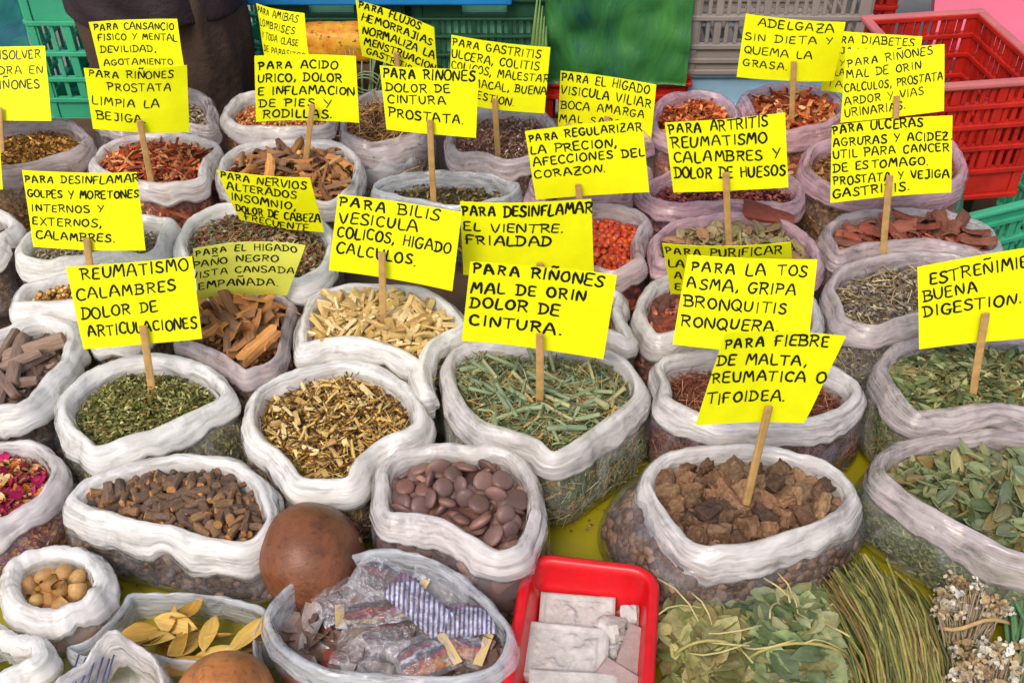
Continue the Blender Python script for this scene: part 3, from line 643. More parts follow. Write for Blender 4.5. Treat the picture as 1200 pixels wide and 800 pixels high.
fine('bluebag', 'dark_leaf_herb', "dark olive herb low in the blue grey sack of the cintura prostata card", 'dried herb', [(70,62,40),(96,86,54),(54,48,32)],
     lambda s: (scatter(s, 'flake', nn('bluebag', 42000), (.008, .016), (.003, .006), (.004, .006), [(84,74,48),(116,104,66),(64,58,38),(130,110,64)], .010, .5, .7),))
fine('redbits', 'dark_red_bits', "small dark red bits in the sack behind the artritis card", 'dried herb', [(110,50,46),(140,76,66),(84,40,36)],
     lambda s: (scatter(s, 'flake', nn('redbits', 70000), (.008, .014), (.004, .007), (.005, .008), [(140,66,60),(110,50,46),(164,98,84),(90,44,40)], .010, .5, .8),))
fine('goldflakes', 'gold_flakes', "gold brown flakes behind the ulceras card", 'dried herb', [(130,90,50),(156,116,66),(104,70,44)],
     lambda s: (scatter(s, 'flake', nn('goldflakes', 50000), (.008, .014), (.004, .008), (.004, .007), [(150,104,60),(176,132,80),(120,80,50)], .010, .5, .8),))
fine('darkbits', 'dark_herb_bits', "dark bits behind the regularizar card", 'dried herb', [(96,60,50),(116,80,60),(70,46,40)],
     lambda s: (scatter(s, 'flake', nn('darkbits', 50000), (.007, .013), (.004, .007), (.004, .006), [(110,70,56),(140,96,72),(84,56,46)], .010, .5, .8),))
fine('goldmoss', 'golden_flakes', "golden moss like flakes in the sack at the picture's edge under the cropped riñones card", 'dried herb', [(150,104,40),(176,132,60),(110,74,32)],
     lambda s: (scatter(s, 'flake', nn('goldmoss', 80000), (.006, .012), (.003, .006), (.004, .007), [(176,124,50),(200,156,84),(134,90,38),(110,70,32)], .010, .6, .9),))
fine('brownfine', 'fine_brown_herb', "fine reddish brown herb the gastritis card stands in", 'dried herb', [(110,76,62),(136,98,80),(86,60,50)],
     lambda s: (scatter(s, 'flake', nn('brownfine', 110000), (.005, .009), (.002, .004), (.003, .004), [(126,86,70),(150,112,92),(100,68,56),(176,146,124)], .010, .5, .8),))
fine('twigs', 'tan_twigs', "tan twigs in the crumpled brown sack below the flujos card", 'dried twigs', [(150,110,70),(120,84,54),(176,136,90)],
     lambda s: (scatter(s, 'twig', nn('twigs', 34000), (.025, .055), (.0018, .0035), (.0018, .0035), [(190,150,100),(160,116,72),(126,88,54)], .016, .35),))
fine('orangeshred', 'orange_shreds', "curly orange shreds in the smaller sack behind the artritis card", 'dried root', [(170,84,36),(196,110,54),(130,60,30)],
     lambda s: (scatter(s, 'strip', nn('orangeshred', 52000), (.012, .024), (.003, .006), (.005, .010), [(196,96,40),(214,132,74),(160,70,32),(120,56,32)], .014, .5, .9),), TINT_WOOD)
fine('orangebark', 'orange_bark_shreds', "orange bark shreds the adelgaza card stands in", 'dried bark', [(160,84,40),(190,116,60),(124,60,32)],
     lambda s: (scatter(s, 'strip', nn('orangebark', 30000), (.020, .042), (.005, .010), (.006, .012), [(186,96,44),(206,140,84),(150,72,36),(160,50,36),(214,170,116)], .016, .5, .8),), TINT_WOOD)
fine('viliar', 'dim_brown_herb', "brown herb behind the visicula viliar card", 'dried herb', [(110,70,50),(130,90,60)],
     lambda s: (scatter(s, 'flake', nn('viliar', 30000), (.008, .014), (.004, .007), (.004, .006), [(120,80,56),(150,104,74)], .008),))
fine('granules', 'orange_brown_granules', "orange brown granules in the sack behind the acido urico card", 'dried herb', [(166,112,60),(190,140,84),(130,84,46)],
     lambda s: (scatter(s, 'lump', nn('granules', 90000), (.005, .009), (.004, .006), (.004, .006), [(180,120,64),(204,150,92),(140,88,48),(160,84,44)], .010, .6),))
fine('cansancio', 'pale_grey_herb', "pale grey herb behind the limpia la bejiga card", 'dried herb', [(120,104,86),(140,124,104)],
     lambda s: (scatter(s, 'flake', nn('cansancio', 30000), (.008, .014), (.004, .007), (.004, .006), [(130,112,92),(156,138,114)], .008),))
fine('farleft', 'brown_matter', "brown matter in the white rimmed sack at the picture's left edge", 'dried herb', [(110,82,56),(136,104,72),(90,66,46)],
     lambda s: (scatter(s, 'flake', nn('farleft', 30000), (.008, .014), (.004, .007), (.004, .006), [(120,90,62),(150,116,80)], .008),))
fine('rootshreds', 'orange_root_shreds', "curly orange red root shreds the limpia la bejiga card stands in", 'dried root', [(150,70,36),(180,96,52),(116,52,30)],
     lambda s: (scatter(s, 'strip', nn('rootshreds', 42000), (.020, .05), (.0025, .007), (.006, .014), [(170,76,38),(196,108,60),(136,58,32),(214,150,100),(110,48,30)], .018, .5, .8),), TINT_WOOD)
fine('pods', 'pod_crumbs', "crumbled bits under the woody pods of the acido urico sack", 'dried pods', [(130,88,50),(160,112,66),(100,66,40)],
     lambda s: (scatter(s, 'splinter', nn('pods', 20000), (.012, .028), (.002, .005), (.002, .004), [(160,108,62),(190,140,86),(120,76,44),(140,70,44)], .008, .35),), TINT_WOOD)
fine('barkstrips', 'bark_crumbs', "brown bark crumbs under the curled strips behind the mixed chips", 'dried bark', [(120,80,46),(150,104,60),(92,60,38)],
     lambda s: (scatter(s, 'splinter', nn('barkstrips', 16000), (.012, .03), (.004, .009), (.002, .005), [(150,102,58),(120,78,46),(180,130,76),(96,64,42)], .008, .35),), TINT_WOOD)
fine('redbark', 'red_bark_crumbs', "red bark crumbs under the broad bark pieces of the ulceras sack", 'dried bark', [(120,62,46),(150,84,64),(92,48,38)],
     lambda s: (scatter(s, 'splinter', nn('redbark', 12000), (.012, .03), (.006, .012), (.002, .005), [(140,70,52),(110,56,42),(164,96,74)], .008, .35),), TINT_WOOD)
fine('woodchips', 'wood_chip_heap', "pale wood splinters under the split chips of the bilis sack", 'wood chips', [(196,168,110),(170,138,84),(216,190,134)],
     lambda s: (scatter(s, 'splinter', nn('woodchips', 14000), (.014, .03), (.003, .007), (.002, .005), [(206,178,118),(180,146,90),(224,202,150)], .006, .35),), TINT_WOOD, dark=.7)
fine('roots', 'root_crumbs', "dark root crumbs under the short chunks beside the big brown gourd", 'dried root', [(84,66,52),(104,80,60),(68,52,42)],
     lambda s: (scatter(s, 'lump', nn('roots', 9000), (.008, .018), (.006, .010), (.006, .009), [(96,76,62),(140,108,70),(78,64,54)], .004, .6, side=1.6),))
fine('barkchunks', 'bark_chunk_crumbs', "brown bark crumbs under the knobbly chunks of the fiebre de malta sack", 'dried bark', [(104,76,56),(126,92,66),(84,60,46)],
     lambda s: (scatter(s, 'lump', nn('barkchunks', 9000), (.010, .024), (.008, .018), (.006, .012), [(112,86,66),(134,104,80),(92,72,58)], .004, .6, side=1.4),))
fine('seeds', 'brown_seed_heap', "brown seeds deeper in the sack beside the red tray", 'seeds', [(104,72,62),(124,86,74),(90,62,54)],
     lambda s: (scatter(s, 'lump', nn('seeds', 2400), (.024, .028), (.024, .028), (.012, .014), [(122,90,80),(104,76,70),(136,102,90)], .0, .5, .5, side=2.2),), scale=45)
fine('shells', 'shell_heap', "tan shells lower down in the small white sack", 'shells', [(150,108,60),(170,126,74)],
     lambda s: (scatter(s, 'lump', nn('shells', 4000), (.012, .016), (.010, .014), (.008, .012), [(160,116,64),(140,98,54)], .0, .5, side=1.5),), scale=70)
fine('greyroots', 'root_stick_heap', "grey brown root sticks lower in the sack beside the green cut herb", 'dried root', [(110,90,78),(130,108,92),(90,74,64)],
     lambda s: (scatter(s, 'splinter', nn('greyroots', 5000), (.03, .06), (.008, .014), (.008, .012), [(120,98,84),(104,84,72)], .0, .2, side=1.5),), TINT_WOOD)
fine('packets', 'crumpled_wrappers', "crumpled clear wrappers under the sachets in front of the big brown gourd", 'wrappers', [(120,96,86),(150,130,120),(96,76,72),(130,60,50)],
     lambda s: (scatter(s, 'leaf9', nn('packets', 3000), (.03, .05), (.02, .03), (.02, .04), [(120,96,80),(96,70,58),(110,78,64),(150,140,132),(132,118,108)], .004, .4, .4),), tinted('crumpled_film', .2, .6, (1, 1, 1), 60, .4, .9), scale=40)

# ------------------------------------------------------------------ contents: pieces one can count
def me_from(name, V, F, mat, smooth=True, col=None):
    if isinstance(F, np.ndarray): me = npmesh(name, V, F, smooth, col)
    else:
        me = bpy.data.meshes.new(name); me.from_pydata([tuple(v) for v in V], [], F)
        if smooth: me.polygons.foreach_set("use_smooth", [True] * len(F))
        if col is not None:
            a = me.color_attributes.new("tint", 'FLOAT_COLOR', 'POINT'); c = np.ones((len(V), 4), dtype=np.float32); c[:, :3] = col; a.data.foreach_set("color", c.ravel())
        me.update()
    me.materials.append(mat); return me
def m_stub(L, r, mat, endc=(2.5, 2.0, 1.1), bend=.1):
    """short cut length of root: furrowed side, paler cut faces"""
    n, m = 9, 5; V, C = [], []; sd_ = RNG.uniform(0, 99); fl = RNG.uniform(.75, 1.0)
    for i in range(m):
        t = i / (m - 1) - .5
        for k in range(n):
            a = 6.283 * k / n; rr = r * (1 + .28 * nz(math.cos(a) * 1.6, math.sin(a) * 1.6 + t * 2, sd_)) * (1 - .03 * (2 * t) ** 4)
            V.append((t * L + .18 * r * math.sin(a * 1.0 + sd_) * (2 * t), rr * math.cos(a) + bend * L * t * t, rr * math.sin(a) * fl)); C.append((1, 1, 1))
    F = [list(f) for f in grid_faces(m, n)]
    for i, sgn in ((0, -1), (m - 1, 1)):
        b = len(V)
        for k in range(n):
            v = V[i * n + k]; V.append((v[0] + sgn * .0004, v[1] * .94, v[2] * .94)); C.append(endc)
        V.append((V[b][0] + sgn * r * .1, 0 + bend * L * .25, 0)); C.append(endc); c = len(V) - 1
        for k in range(n):
            j = (k + 1) % n
            F.append([b + k, b + j, c] if sgn > 0 else [b + j, b + k, c])
            F.append([i * n + k, i * n + j, b + j, b + k] if sgn > 0 else [i * n + j, i * n + k, b + k, b + j])
    me = me_from('root_piece', V, F, mat, True, np.array(C)); me.set_sharp_from_angle(angle=R(38)); return me
def m_rock(sx, sy, sz, mat, rough=.28, cuts=3, name='chunk'):
    bm = bmesh.new(); bmesh.ops.create_cube(bm, size=1); bmesh.ops.subdivide_edges(bm, edges=bm.edges[:], cuts=cuts, use_grid_fill=True); sd_ = RNG.uniform(0, 99)
    V = []
    for v in bm.verts:
        p = Vector(v.co); q = p.normalized() * .5; p = p.lerp(q, RNG.uniform(.15, .5) if name == 'chunk' else .55)
        p = p * (1 + rough * nz(p.x * 2.2, p.y * 2.2, p.z * 2.2 + sd_) + rough * .7 * nz(p.x * 6, p.y * 6, p.z * 6 + sd_)); V.append((p.x * sx, p.y * sy, p.z * sz))
    F = [[v.index for v in f.verts] for f in bm.faces]; bm.free(); return me_from(name, V, F, mat, False)
def m_slat(L, W, T, mat, curl=.2, nx=7, ny=4, rag=.12, name='strip', pw=2.0):
    """thin curved piece with real thickness: bark strip, chip or leaf"""
    sd_ = RNG.uniform(0, 99); tw = RNG.normal(0, .35); bd = RNG.normal(0, .14); V = []
    for side in (1, -1):
        for i in range(nx):
            t = i / (nx - 1) - .5
            for k in range(ny):
                u = k / (ny - 1) - .5; wv = 1 + rag * nz(t * 5, 3 * side * 0, sd_)
                x = t * L * (1 + rag * nz(u * 4, 7, sd_)); y = u * W * wv
                z = -curl * W * (1 - (2 * u) ** 2) * -1 + bd * L * (2 * t) ** 2 * .6 + tw * t * u * W + .08 * W * nz(t * 6, u * 4, sd_)
                V.append((x, y, z + side * T * .5))
    g1 = grid_faces(nx, ny, False); g2 = g1[:, ::-1] + nx * ny; F = [list(f) for f in g1[:, ::-1]] + [list(f) for f in g2[:, ::-1][:, ::-1]]
    N = nx * ny; rim = [i * ny for i in range(nx)] + [(nx - 1) * ny + k for k in range(1, ny)] + [i * ny + ny - 1 for i in range(nx - 2, -1, -1)] + [k for k in range(ny - 2, 0, -1)]
    for a, b in zip(rim, rim[1:] + rim[:1]): F.append([a, b, b + N, a + N])
    bm = bmesh.new(); vs = [bm.verts.new(v) for v in V]
    for f in F:
        try: bm.faces.new([vs[i] for i in f])
        except ValueError: pass
    bmesh.ops.recalc_face_normals(bm, faces=bm.faces[:]); me = bpy.data.meshes.new(name); bm.to_mesh(me); bm.free(); me.materials.append(mat); return me
def m_leaf(L, W, mat, curl=.25, name='leaf'):
    sd_ = RNG.uniform(0, 99); nx, ny = 9, 5; V = []; bd = RNG.normal(0, .10); sk = RNG.normal(0, .06); tw = RNG.normal(0, .3)
    wd = [.03, .26, .41, .49, .5, .46, .36, .20, .02]
    for i in range(nx):
        t = i / (nx - 1) - .5
        for k in range(ny):
            u = (k / (ny - 1) - .5) * 2; w_ = wd[i] * W * (1 + .10 * nz(t * 7, u, sd_))
            V.append((t * L, u * w_ + sk * L * math.sin(t * 3.1), curl * w_ * abs(u) ** 1.3 + bd * L * (2 * t) ** 2 + tw * t * u * w_ + .05 * W * nz(t * 6, u * 2.5, sd_)))
    me = me_from(name, np.array(V), grid_faces(nx, ny, False), mat); return me
def solid(objs, th):
    for o in objs:
        m = o.modifiers.new("thickness", 'SOLIDIFY'); m.thickness = th; m.offset = 0

ROOT_M = per_object('root_bark', [(92,76,66),(116,88,66),(74,60,54),(138,104,70),(104,84,74)], .75, .25, (1, 3, 3), 190, .5, .8, True)
place_pieces(SK['roots'], 'root_chunk', [m_stub(RNG.uniform(.010, .027), RNG.uniform(.0034, .0066), ROOT_M, bend=RNG.normal(0, .15)) for _ in range(16)], "short dark root chunk with an ochre cut end, in the sack beside the gourd", 'root chunk', 'root chunks in the wide rimmed sack', 115, .0085, tilt=.35, layers=2, margin=.006, lift=.002, layer_h=.007)
BARK_M = per_object('knobbly_bark', [(92,68,52),(132,98,70),(64,48,40),(152,120,88),(104,78,60)], .8, .2, (1, 1, 1), 150, .5, .7, dist=.003)
place_pieces(SK['barkchunks'], 'bark_chunk', [m_rock(RNG.uniform(.017, .036), RNG.uniform(.014, .023), RNG.uniform(.012, .019), BARK_M, .27, 4) for _ in range(10)], "knobbly brown bark chunk in the sack of the fiebre de malta card", 'bark chunk', 'knobbly bark chunks', 80, .0162, (.8, 1.25), tilt=.5, roll=.9, layers=1, margin=.010, lift=.009)
# round brown seeds with a raised seam
def m_seed(d, th, mat):
    V, C = [], []; n, m = 20, 12
    for i in range(m):
        ph = math.pi * (i + .02) / (m - .96)
        for k in range(n):
            a = 6.283 * k / n; rr = math.sin(ph) ** .8; z = math.cos(ph)
            wob = 1 + .05 * nz(math.cos(a), math.sin(a), d * 900)
            seam = abs(z) < .16
            V.append((d / 2 * rr * math.cos(a) * wob, d / 2 * rr * math.sin(a) * wob * .96, th / 2 * z)); C.append((1.35, 1.15, 1.0) if seam else (1, 1, 1))
    return me_from('seed', np.array(V), grid_faces(m, n), mat, True, np.array(C))
SEED_M = per_object('brown_seed', [(108,80,75),(92,69,67),(126,95,86),(84,62,58),(116,78,67)], .6, .4, (1, 1, 1), 60, .22, .25, True, .15)
place_pieces(SK['seeds'], 'round_seed', [m_seed(RNG.uniform(.023, .030), RNG.uniform(.009, .0125), SEED_M) for _ in range(7)], "round flattened brown seed with a dark seam, in the sack beside the red tray", 'seed', 'round flat brown seeds', 56, .0185, (.85, 1.15), tilt=.75, roll=.8, margin=.012, lift=.004, layers=2, layer_h=.009)
SHELL_M = per_object('tan_shell', [(190,146,84),(168,124,70),(206,166,100),(150,108,62)], .5, .4, (1, 1, 3), 140, .3, .5)
def m_shell(L, W, mat):
    V = []; n, m = 16, 8
    for inner in (0, 1):
        for i in range(m):
            ph = (math.pi * .62) * i / (m - 1) + .02
            for k in range(n):
                a = 6.283 * k / n; r_ = (1 - .07 * inner)
                rid = 1 + .03 * math.sin(a * 8)
                V.append((-L * .55 * math.cos(ph) * r_ + L * .1, W / 2 * math.sin(ph) * math.cos(a) * r_ * rid, W / 2 * math.sin(ph) * math.sin(a) * r_ * rid))
    g1 = grid_faces(m, n); F = [list(f[::-1]) for f in g1] + [list(f + m * n) for f in g1]
    for k in range(n): F.append([(m - 1) * n + k, (m - 1) * n + (k + 1) % n, 2 * m * n - n + (k + 1) % n, 2 * m * n - n + k])
    return me_from('shell', V, F, mat)
place_pieces(SK['shells'], 'tan_shell', [m_shell(RNG.uniform(.020, .026), RNG.uniform(.016, .019), SHELL_M) for _ in range(5)], "hollow tan shell in the small white rimmed sack", 'shell', 'hollow tan shells', 18, .0145, tilt=1.2, margin=.007, lift=.004, layers=1)
CHIP_M = per_object('pale_wood', [(210,182,122),(190,156,94),(222,200,146),(170,134,80),(200,170,98)], .7, .25, (.25, 3, 3), 150, .28, .7)
place_pieces(SK['woodchips'], 'wood_chip', [m_slat(RNG.uniform(.016, .050), RNG.uniform(.004, .010), RNG.uniform(.002, .005), CHIP_M, .06, 5, 3, .14) for _ in range(18)], "pale split wood chip in the sack of the bilis card", 'wood chip', 'pale wood chips of the bilis sack', 120, .0085, (.75, 1.2), tilt=.32, roll=1.2, layers=2, margin=.008, lift=.003, layer_h=.008)
place_pieces(SK['mixedchips'], 'yellow_splinter', [m_slat(RNG.uniform(.011, .030), RNG.uniform(.003, .007), RNG.uniform(.0012, .003), CHIP_M, .1, 5, 3, .3) for _ in range(14)], "larger yellow splinter on the shredded root behind the round seeds", 'splinter', 'yellow splinters among shredded root', 60, .014, tilt=.25, roll=.5, margin=.010, lift=.012)
STEM_M = per_object('horsetail_stem', [(140,152,112),(120,136,104),(166,160,112),(104,124,100)], .6, .3, (.2, 4, 4), 120, .3, .5, True)
place_pieces(SK['horsetail'], 'horsetail_stem', [m_stub(RNG.uniform(.035, .070), RNG.uniform(.0022, .0042), STEM_M, (1.1, 1.0, .8), .05) for _ in range(8)], "pale green jointed stem lying on the sack of the nearest riñones card", 'plant stem', 'horsetail stems', 46, .013, tilt=.25, margin=.018, lift=.013)
LEAFBIG_M = per_object('dry_green_leaf', [(96,108,64),(124,132,92),(74,88,54),(142,136,88),(88,106,84),(116,92,50),(104,116,70)], .55, .35, (1, 4, 1), 60, .22, .35)
o_ = place_pieces(SK['bigleaves'], 'dry_leaf', [m_leaf(RNG.uniform(.028, .052), RNG.uniform(.013, .021), LEAFBIG_M, RNG.uniform(.1, .8)) for _ in range(12)], "large dry green leaf on top of the sack in front of the estreñimiento sack", 'dried leaf', 'large green leaves', 60, .014, tilt=.34, roll=.55, margin=.014, lift=.009, layers=2, layer_h=.005)
solid(o_, .0006)
STRIP_M = per_object('orange_bark', [(112,78,50),(140,94,54),(200,140,76),(98,70,48),(128,96,70),(160,110,62)], .65, .3, (.3, 3, 1), 110, .35, .6)
place_pieces(SK['barkstrips'], 'bark_strip', [m_slat(RNG.uniform(.045, .080), RNG.uniform(.012, .022), RNG.uniform(.0012, .0022), STRIP_M, .35, 8, 5, .2) for _ in range(8)], "curled orange brown bark strip behind the mixed chips", 'bark strip', 'curled bark strips', 34, .016, tilt=.38, roll=.7, margin=.022, lift=.010, layers=2, layer_h=.008)
REDB_M = per_object('red_bark', [(136,68,50),(108,54,42),(168,98,74),(96,62,50),(150,84,66)], .75, .25, (.5, 2, 1), 120, .35, .8)
place_pieces(SK['redbark'], 'red_bark_piece', [m_slat(RNG.uniform(.026, .050), RNG.uniform(.016, .028), RNG.uniform(.0025, .005), REDB_M, .2, 6, 4, .3) for _ in range(8)], "broad red brown bark piece in the sack of the ulceras card", 'bark piece', 'broad red bark pieces', 40, .019, tilt=.4, roll=.5, margin=.014, lift=.006, layers=2, layer_h=.009)
place_pieces(SK['redchunks'], 'red_root_chunk', [m_rock(RNG.uniform(.02, .034), RNG.uniform(.014, .022), RNG.uniform(.012, .018), REDB_M, .35) for _ in range(6)], "reddish root chunk in the sack behind the tos asma card", 'root chunk', 'red root chunks', 30, .018, tilt=.4, roll=.6, margin=.012, lift=.005)
LP_M = per_object('tan_leaf', [(150,134,88),(126,120,76),(172,150,108),(112,100,66),(150,110,76)], .6, .3, (1, 3, 1), 70, .25, .4)
o_ = place_pieces(SK['leafpieces'], 'leaf_piece', [m_leaf(RNG.uniform(.026, .042), RNG.uniform(.016, .024), LP_M, .35) for _ in range(6)], "broken tan green leaf in the sack of the artritis card", 'dried leaf', 'broken leaves of the artritis sack', 46, .016, tilt=.4, roll=.5, margin=.012, lift=.008); solid(o_, .0007)
pt = at(898, 263, SK['leafpieces'].zf + .012)
o = link('red_bark_slab', m_slat(.075, .030, .006, REDB_M, .15, 8, 5, .15), None, None, (pt.x, pt.y, pt.z + .018)); o.rotation_euler = (.2, .15, -.25)
tag(o, "single large red bark piece lying on the broken leaves of the artritis sack", 'bark piece')
BERRY_M = per_object('orange_berry', [(186,62,16),(162,46,14),(200,84,24),(140,38,16)], .4, .5, (1, 1, 1), 90, .2, .4)
place_pieces(SK['berries'], 'berry', [m_rock(.0098, .0098, .0092, BERRY_M, .10, 2, 'berry') for _ in range(4)], "round orange red berry in the sack under the regularizar card", 'berry', 'orange red berries', 190, .0078, (.85, 1.15), tilt=1, margin=.004, lift=.003)
for m in bpy.data.meshes:
    if m.name.startswith('berry') and len(m.polygons): m.polygons.foreach_set("use_smooth", [True] * len(m.polygons))
GR_M = per_object('grey_root', [(136,112,98),(116,96,84),(154,128,108),(104,88,80)], .75, .25, (.4, 3, 3), 110, .4, .8, True)
place_pieces(SK['greyroots'], 'root_stick', [m_stub(RNG.uniform(.06, .11), RNG.uniform(.006, .0105), GR_M, (1.2, 1.05, .85), .06) for _ in range(6)], "thick grey brown root stick in the sack beside the green cut herb", 'root stick', 'grey root sticks', 30, .019, tilt=.12, margin=.042, lift=.006, layers=2, layer_h=.010)
POD_M = per_object('woody_pod', [(150,108,64),(116,80,50),(188,146,92),(96,66,46),(140,86,56)], .65, .3, (.3, 3, 3), 120, .35, .6, True)
place_pieces(SK['pods'], 'woody_pod', [m_stub(RNG.uniform(.03, .07), RNG.uniform(.002, .0055), POD_M, (1.2, 1.1, .9), RNG.normal(0, .35)) for _ in range(3)] + [m_slat(RNG.uniform(.03, .065), RNG.uniform(.005, .015), .0022, STRIP_M, RNG.uniform(.2, .7), 8, 5, .4) for _ in range(13)], "long woody pod in the sack of the acido urico card", 'pod', 'woody pods and twigs', 36, .017, tilt=.3, roll=1.5, margin=.018, lift=.008, layers=2, layer_h=.008)
YL_M = per_object('yellow_leaf', [(190,148,56),(170,126,44),(206,170,84),(150,110,44)], .5, .35, (.6, 5, 1), 70, .3, .45)
ol = SK['openbag']; pts = []
for _ in range(24):
    p = at(random.gauss(232, 28), random.gauss(752, 12), TZ + .02); pts.append((p.x, p.y))
o_ = place_pieces(ol, 'yellow_leaf', [m_leaf(RNG.uniform(.046, .062), RNG.uniform(.018, .024), YL_M, .45) for _ in range(7)], "dried yellow leaf heaped in the flat open clear bag", 'dried leaf', 'yellow leaves in the open bag', 24, 0, tilt=.22, roll=.4, pts=pts, lift=.0)
for i, o in enumerate(o_): o.location.z = TZ + .014 + .0012 * i; o.rotation_euler[2] = random.gauss(.5, .5)
solid(o_, .0008)
# ------------------------------------------------------------------ hand lettered yellow cards
G = {
'A': (.70, [[(0,0),(.12,.5),(.28,.98),(.42,.98),(.58,.5),(.70,0)], [(.10,.38),(.60,.40)]]),
'B': (.60, [[(.05,0),(.05,1)], [(-.06,1),(.35,1),(.52,.88),(.50,.68),(.36,.56),(.08,.54)], [(.3,.55),(.56,.44),(.60,.22),(.46,.04),(-.05,0)]]),
'C': (.55, [[(.55,.86),(.42,.98),(.22,.98),(.06,.78),(0,.48),(.07,.18),(.22,.02),(.42,.02),(.56,.14)]]),
'D': (.62, [[(.08,0),(.08,1)], [(-.05,1),(.30,.98),(.54,.80),(.62,.5),(.54,.2),(.32,.02),(-.05,0)]]),
'E': (.50, [[(.50,1),(.05,.98),(.04,.5),(.03,.02),(.50,0)], [(.05,.52),(.42,.53)]]),
'F': (.52, [[(.54,1),(.06,.97),(.05,.5),(.03,-.02)], [(-.06,.5),(.40,.52)]]),
'G': (.62, [[(.56,.86),(.42,.98),(.22,.97),(.06,.78),(0,.48),(.07,.18),(.22,.02),(.44,.03),(.56,.18),(.58,.42)], [(.34,.42),(.66,.44)]]),
'H': (.60, [[(.04,1),(.03,0)], [(.58,1),(.57,0)], [(.03,.50),(.58,.54)]]),
'I': (.16, [[(.09,1),(.08,0)]]),
'J': (.45, [[(.42,1),(.42,.3),(.36,.06),(.20,-.02),(.04,.08)], [(.15,1),(.5,1)]]),
'L': (.46, [[(.05,1),(.03,.02),(.48,0)]]),
'M': (.74, [[(0,0),(.10,.96),(.20,.96),(.37,.42),(.54,.96),(.64,.96),(.74,0)]]),
'N': (.62, [[(.02,0),(.05,1),(.55,.02),(.60,1.02)]]),
'O': (.62, [[(.34,1),(.14,.90),(.01,.62),(.02,.32),(.16,.06),(.34,0),(.52,.12),(.62,.40),(.58,.72),(.46,.94),(.30,1)]]),
'P': (.55, [[(.06,0),(.07,1)], [(-.05,.96),(.28,1),(.50,.90),(.54,.70),(.42,.52),(.10,.46)]]),
'Q': (.64, [[(.34,1),(.14,.90),(.01,.62),(.02,.32),(.16,.06),(.34,0),(.52,.12),(.62,.40),(.58,.72),(.46,.94),(.30,1)], [(.36,.28),(.68,-.10)]]),
'R': (.60, [[(.06,0),(.07,1)], [(-.05,.96),(.28,1),(.50,.90),(.52,.70),(.40,.54),(.10,.48)], [(.26,.50),(.60,0)]]),
'S': (.52, [[(.52,.88),(.38,1),(.18,.97),(.07,.80),(.14,.62),(.36,.48),(.50,.32),(.48,.12),(.30,0),(.10,.02),(-.02,.14)]]),
'T': (.62, [[(-.02,.97),(.64,1)], [(.32,.98),(.30,0)]]),
'U': (.60, [[(.02,1),(.02,.4),(.10,.10),(.28,0),(.46,.10),(.56,.4),(.58,1)]]),
'V': (.60, [[(0,1),(.30,.02),(.60,1)]]),
'X': (.58, [[(.02,1),(.56,0)], [(.56,1),(0,0)]]),
'Y': (.58, [[(0,1),(.28,.52)], [(.58,1),(.22,0)]]),
'Z': (.56, [[(0,1),(.56,1),(0,.02),(.58,0)], [(.12,.5),(.46,.52)]]),
',': (.12, [[(.10,.10),(.08,-.05),(0,-.22)]]), '.': (.10, [[(.03,.03),(.08,.05)]]),
}
G['Ñ'] = (.62, G['N'][1] + [[(.08,1.32),(.22,1.40),(.40,1.34),(.54,1.42)]])
INK = plain('marker_ink', (16, 18, 10), .45, .1, 50, .05)
def card_mat(name, c):
    t = NT(name); v = t.coords(); n1 = t.noise(30, 4, .6, v); a = lin(c)
    r = t.ramp(n1.outputs[0], [(.25, tuple(x * .90 for x in a)), (.6, a)])
    n2 = t.noise(400, 3, .6, v)
    return t.done(t.bsdf(r.outputs[0], .62, t.bump(n2.outputs[0], .12, .0006), .25))
CARD_M = card_mat('neon_card', (229, 230, 4)); CARD_PALE = card_mat('faded_card', (236, 240, 96))
STICK_M = plain('bamboo_stick', (172, 136, 82), .6, .25, 60, .3)
SOLID_STICK = STICK_M
def fit_normal(c, P0):
    """how a rectangular card must be turned for its corners to sit where they do"""
    best = None
    for yaw in range(-48, 49, 4):
        for tilt in range(-24, 41, 4):
            N = Vector((math.sin(R(yaw)) * math.cos(R(tilt)), -math.cos(R(yaw)) * math.cos(R(tilt)), math.sin(R(tilt))))
            q = [on_plane(x, y, P0, N) for x, y in c]; e = [q[(i + 1) % 4] - q[i] for i in range(4)]
            sk = sum((e[i].normalized().dot(e[(i + 1) % 4].normalized())) ** 2 for i in range(4))
            W = (e[0].length + e[2].length) / 2; H = (e[1].length + e[3].length) / 2
            cost = sk * 2.0 + (math.log(W / H / 1.36)) ** 2 * .8 + ((e[0].length - e[2].length) / W) ** 2 + ((e[1].length - e[3].length) / H) ** 2 + (yaw / 48) ** 2 * .07 + ((tilt - 8) / 40) ** 2 * .06
            if best is None or cost < best[0]: best = (cost, N, q)
    return best
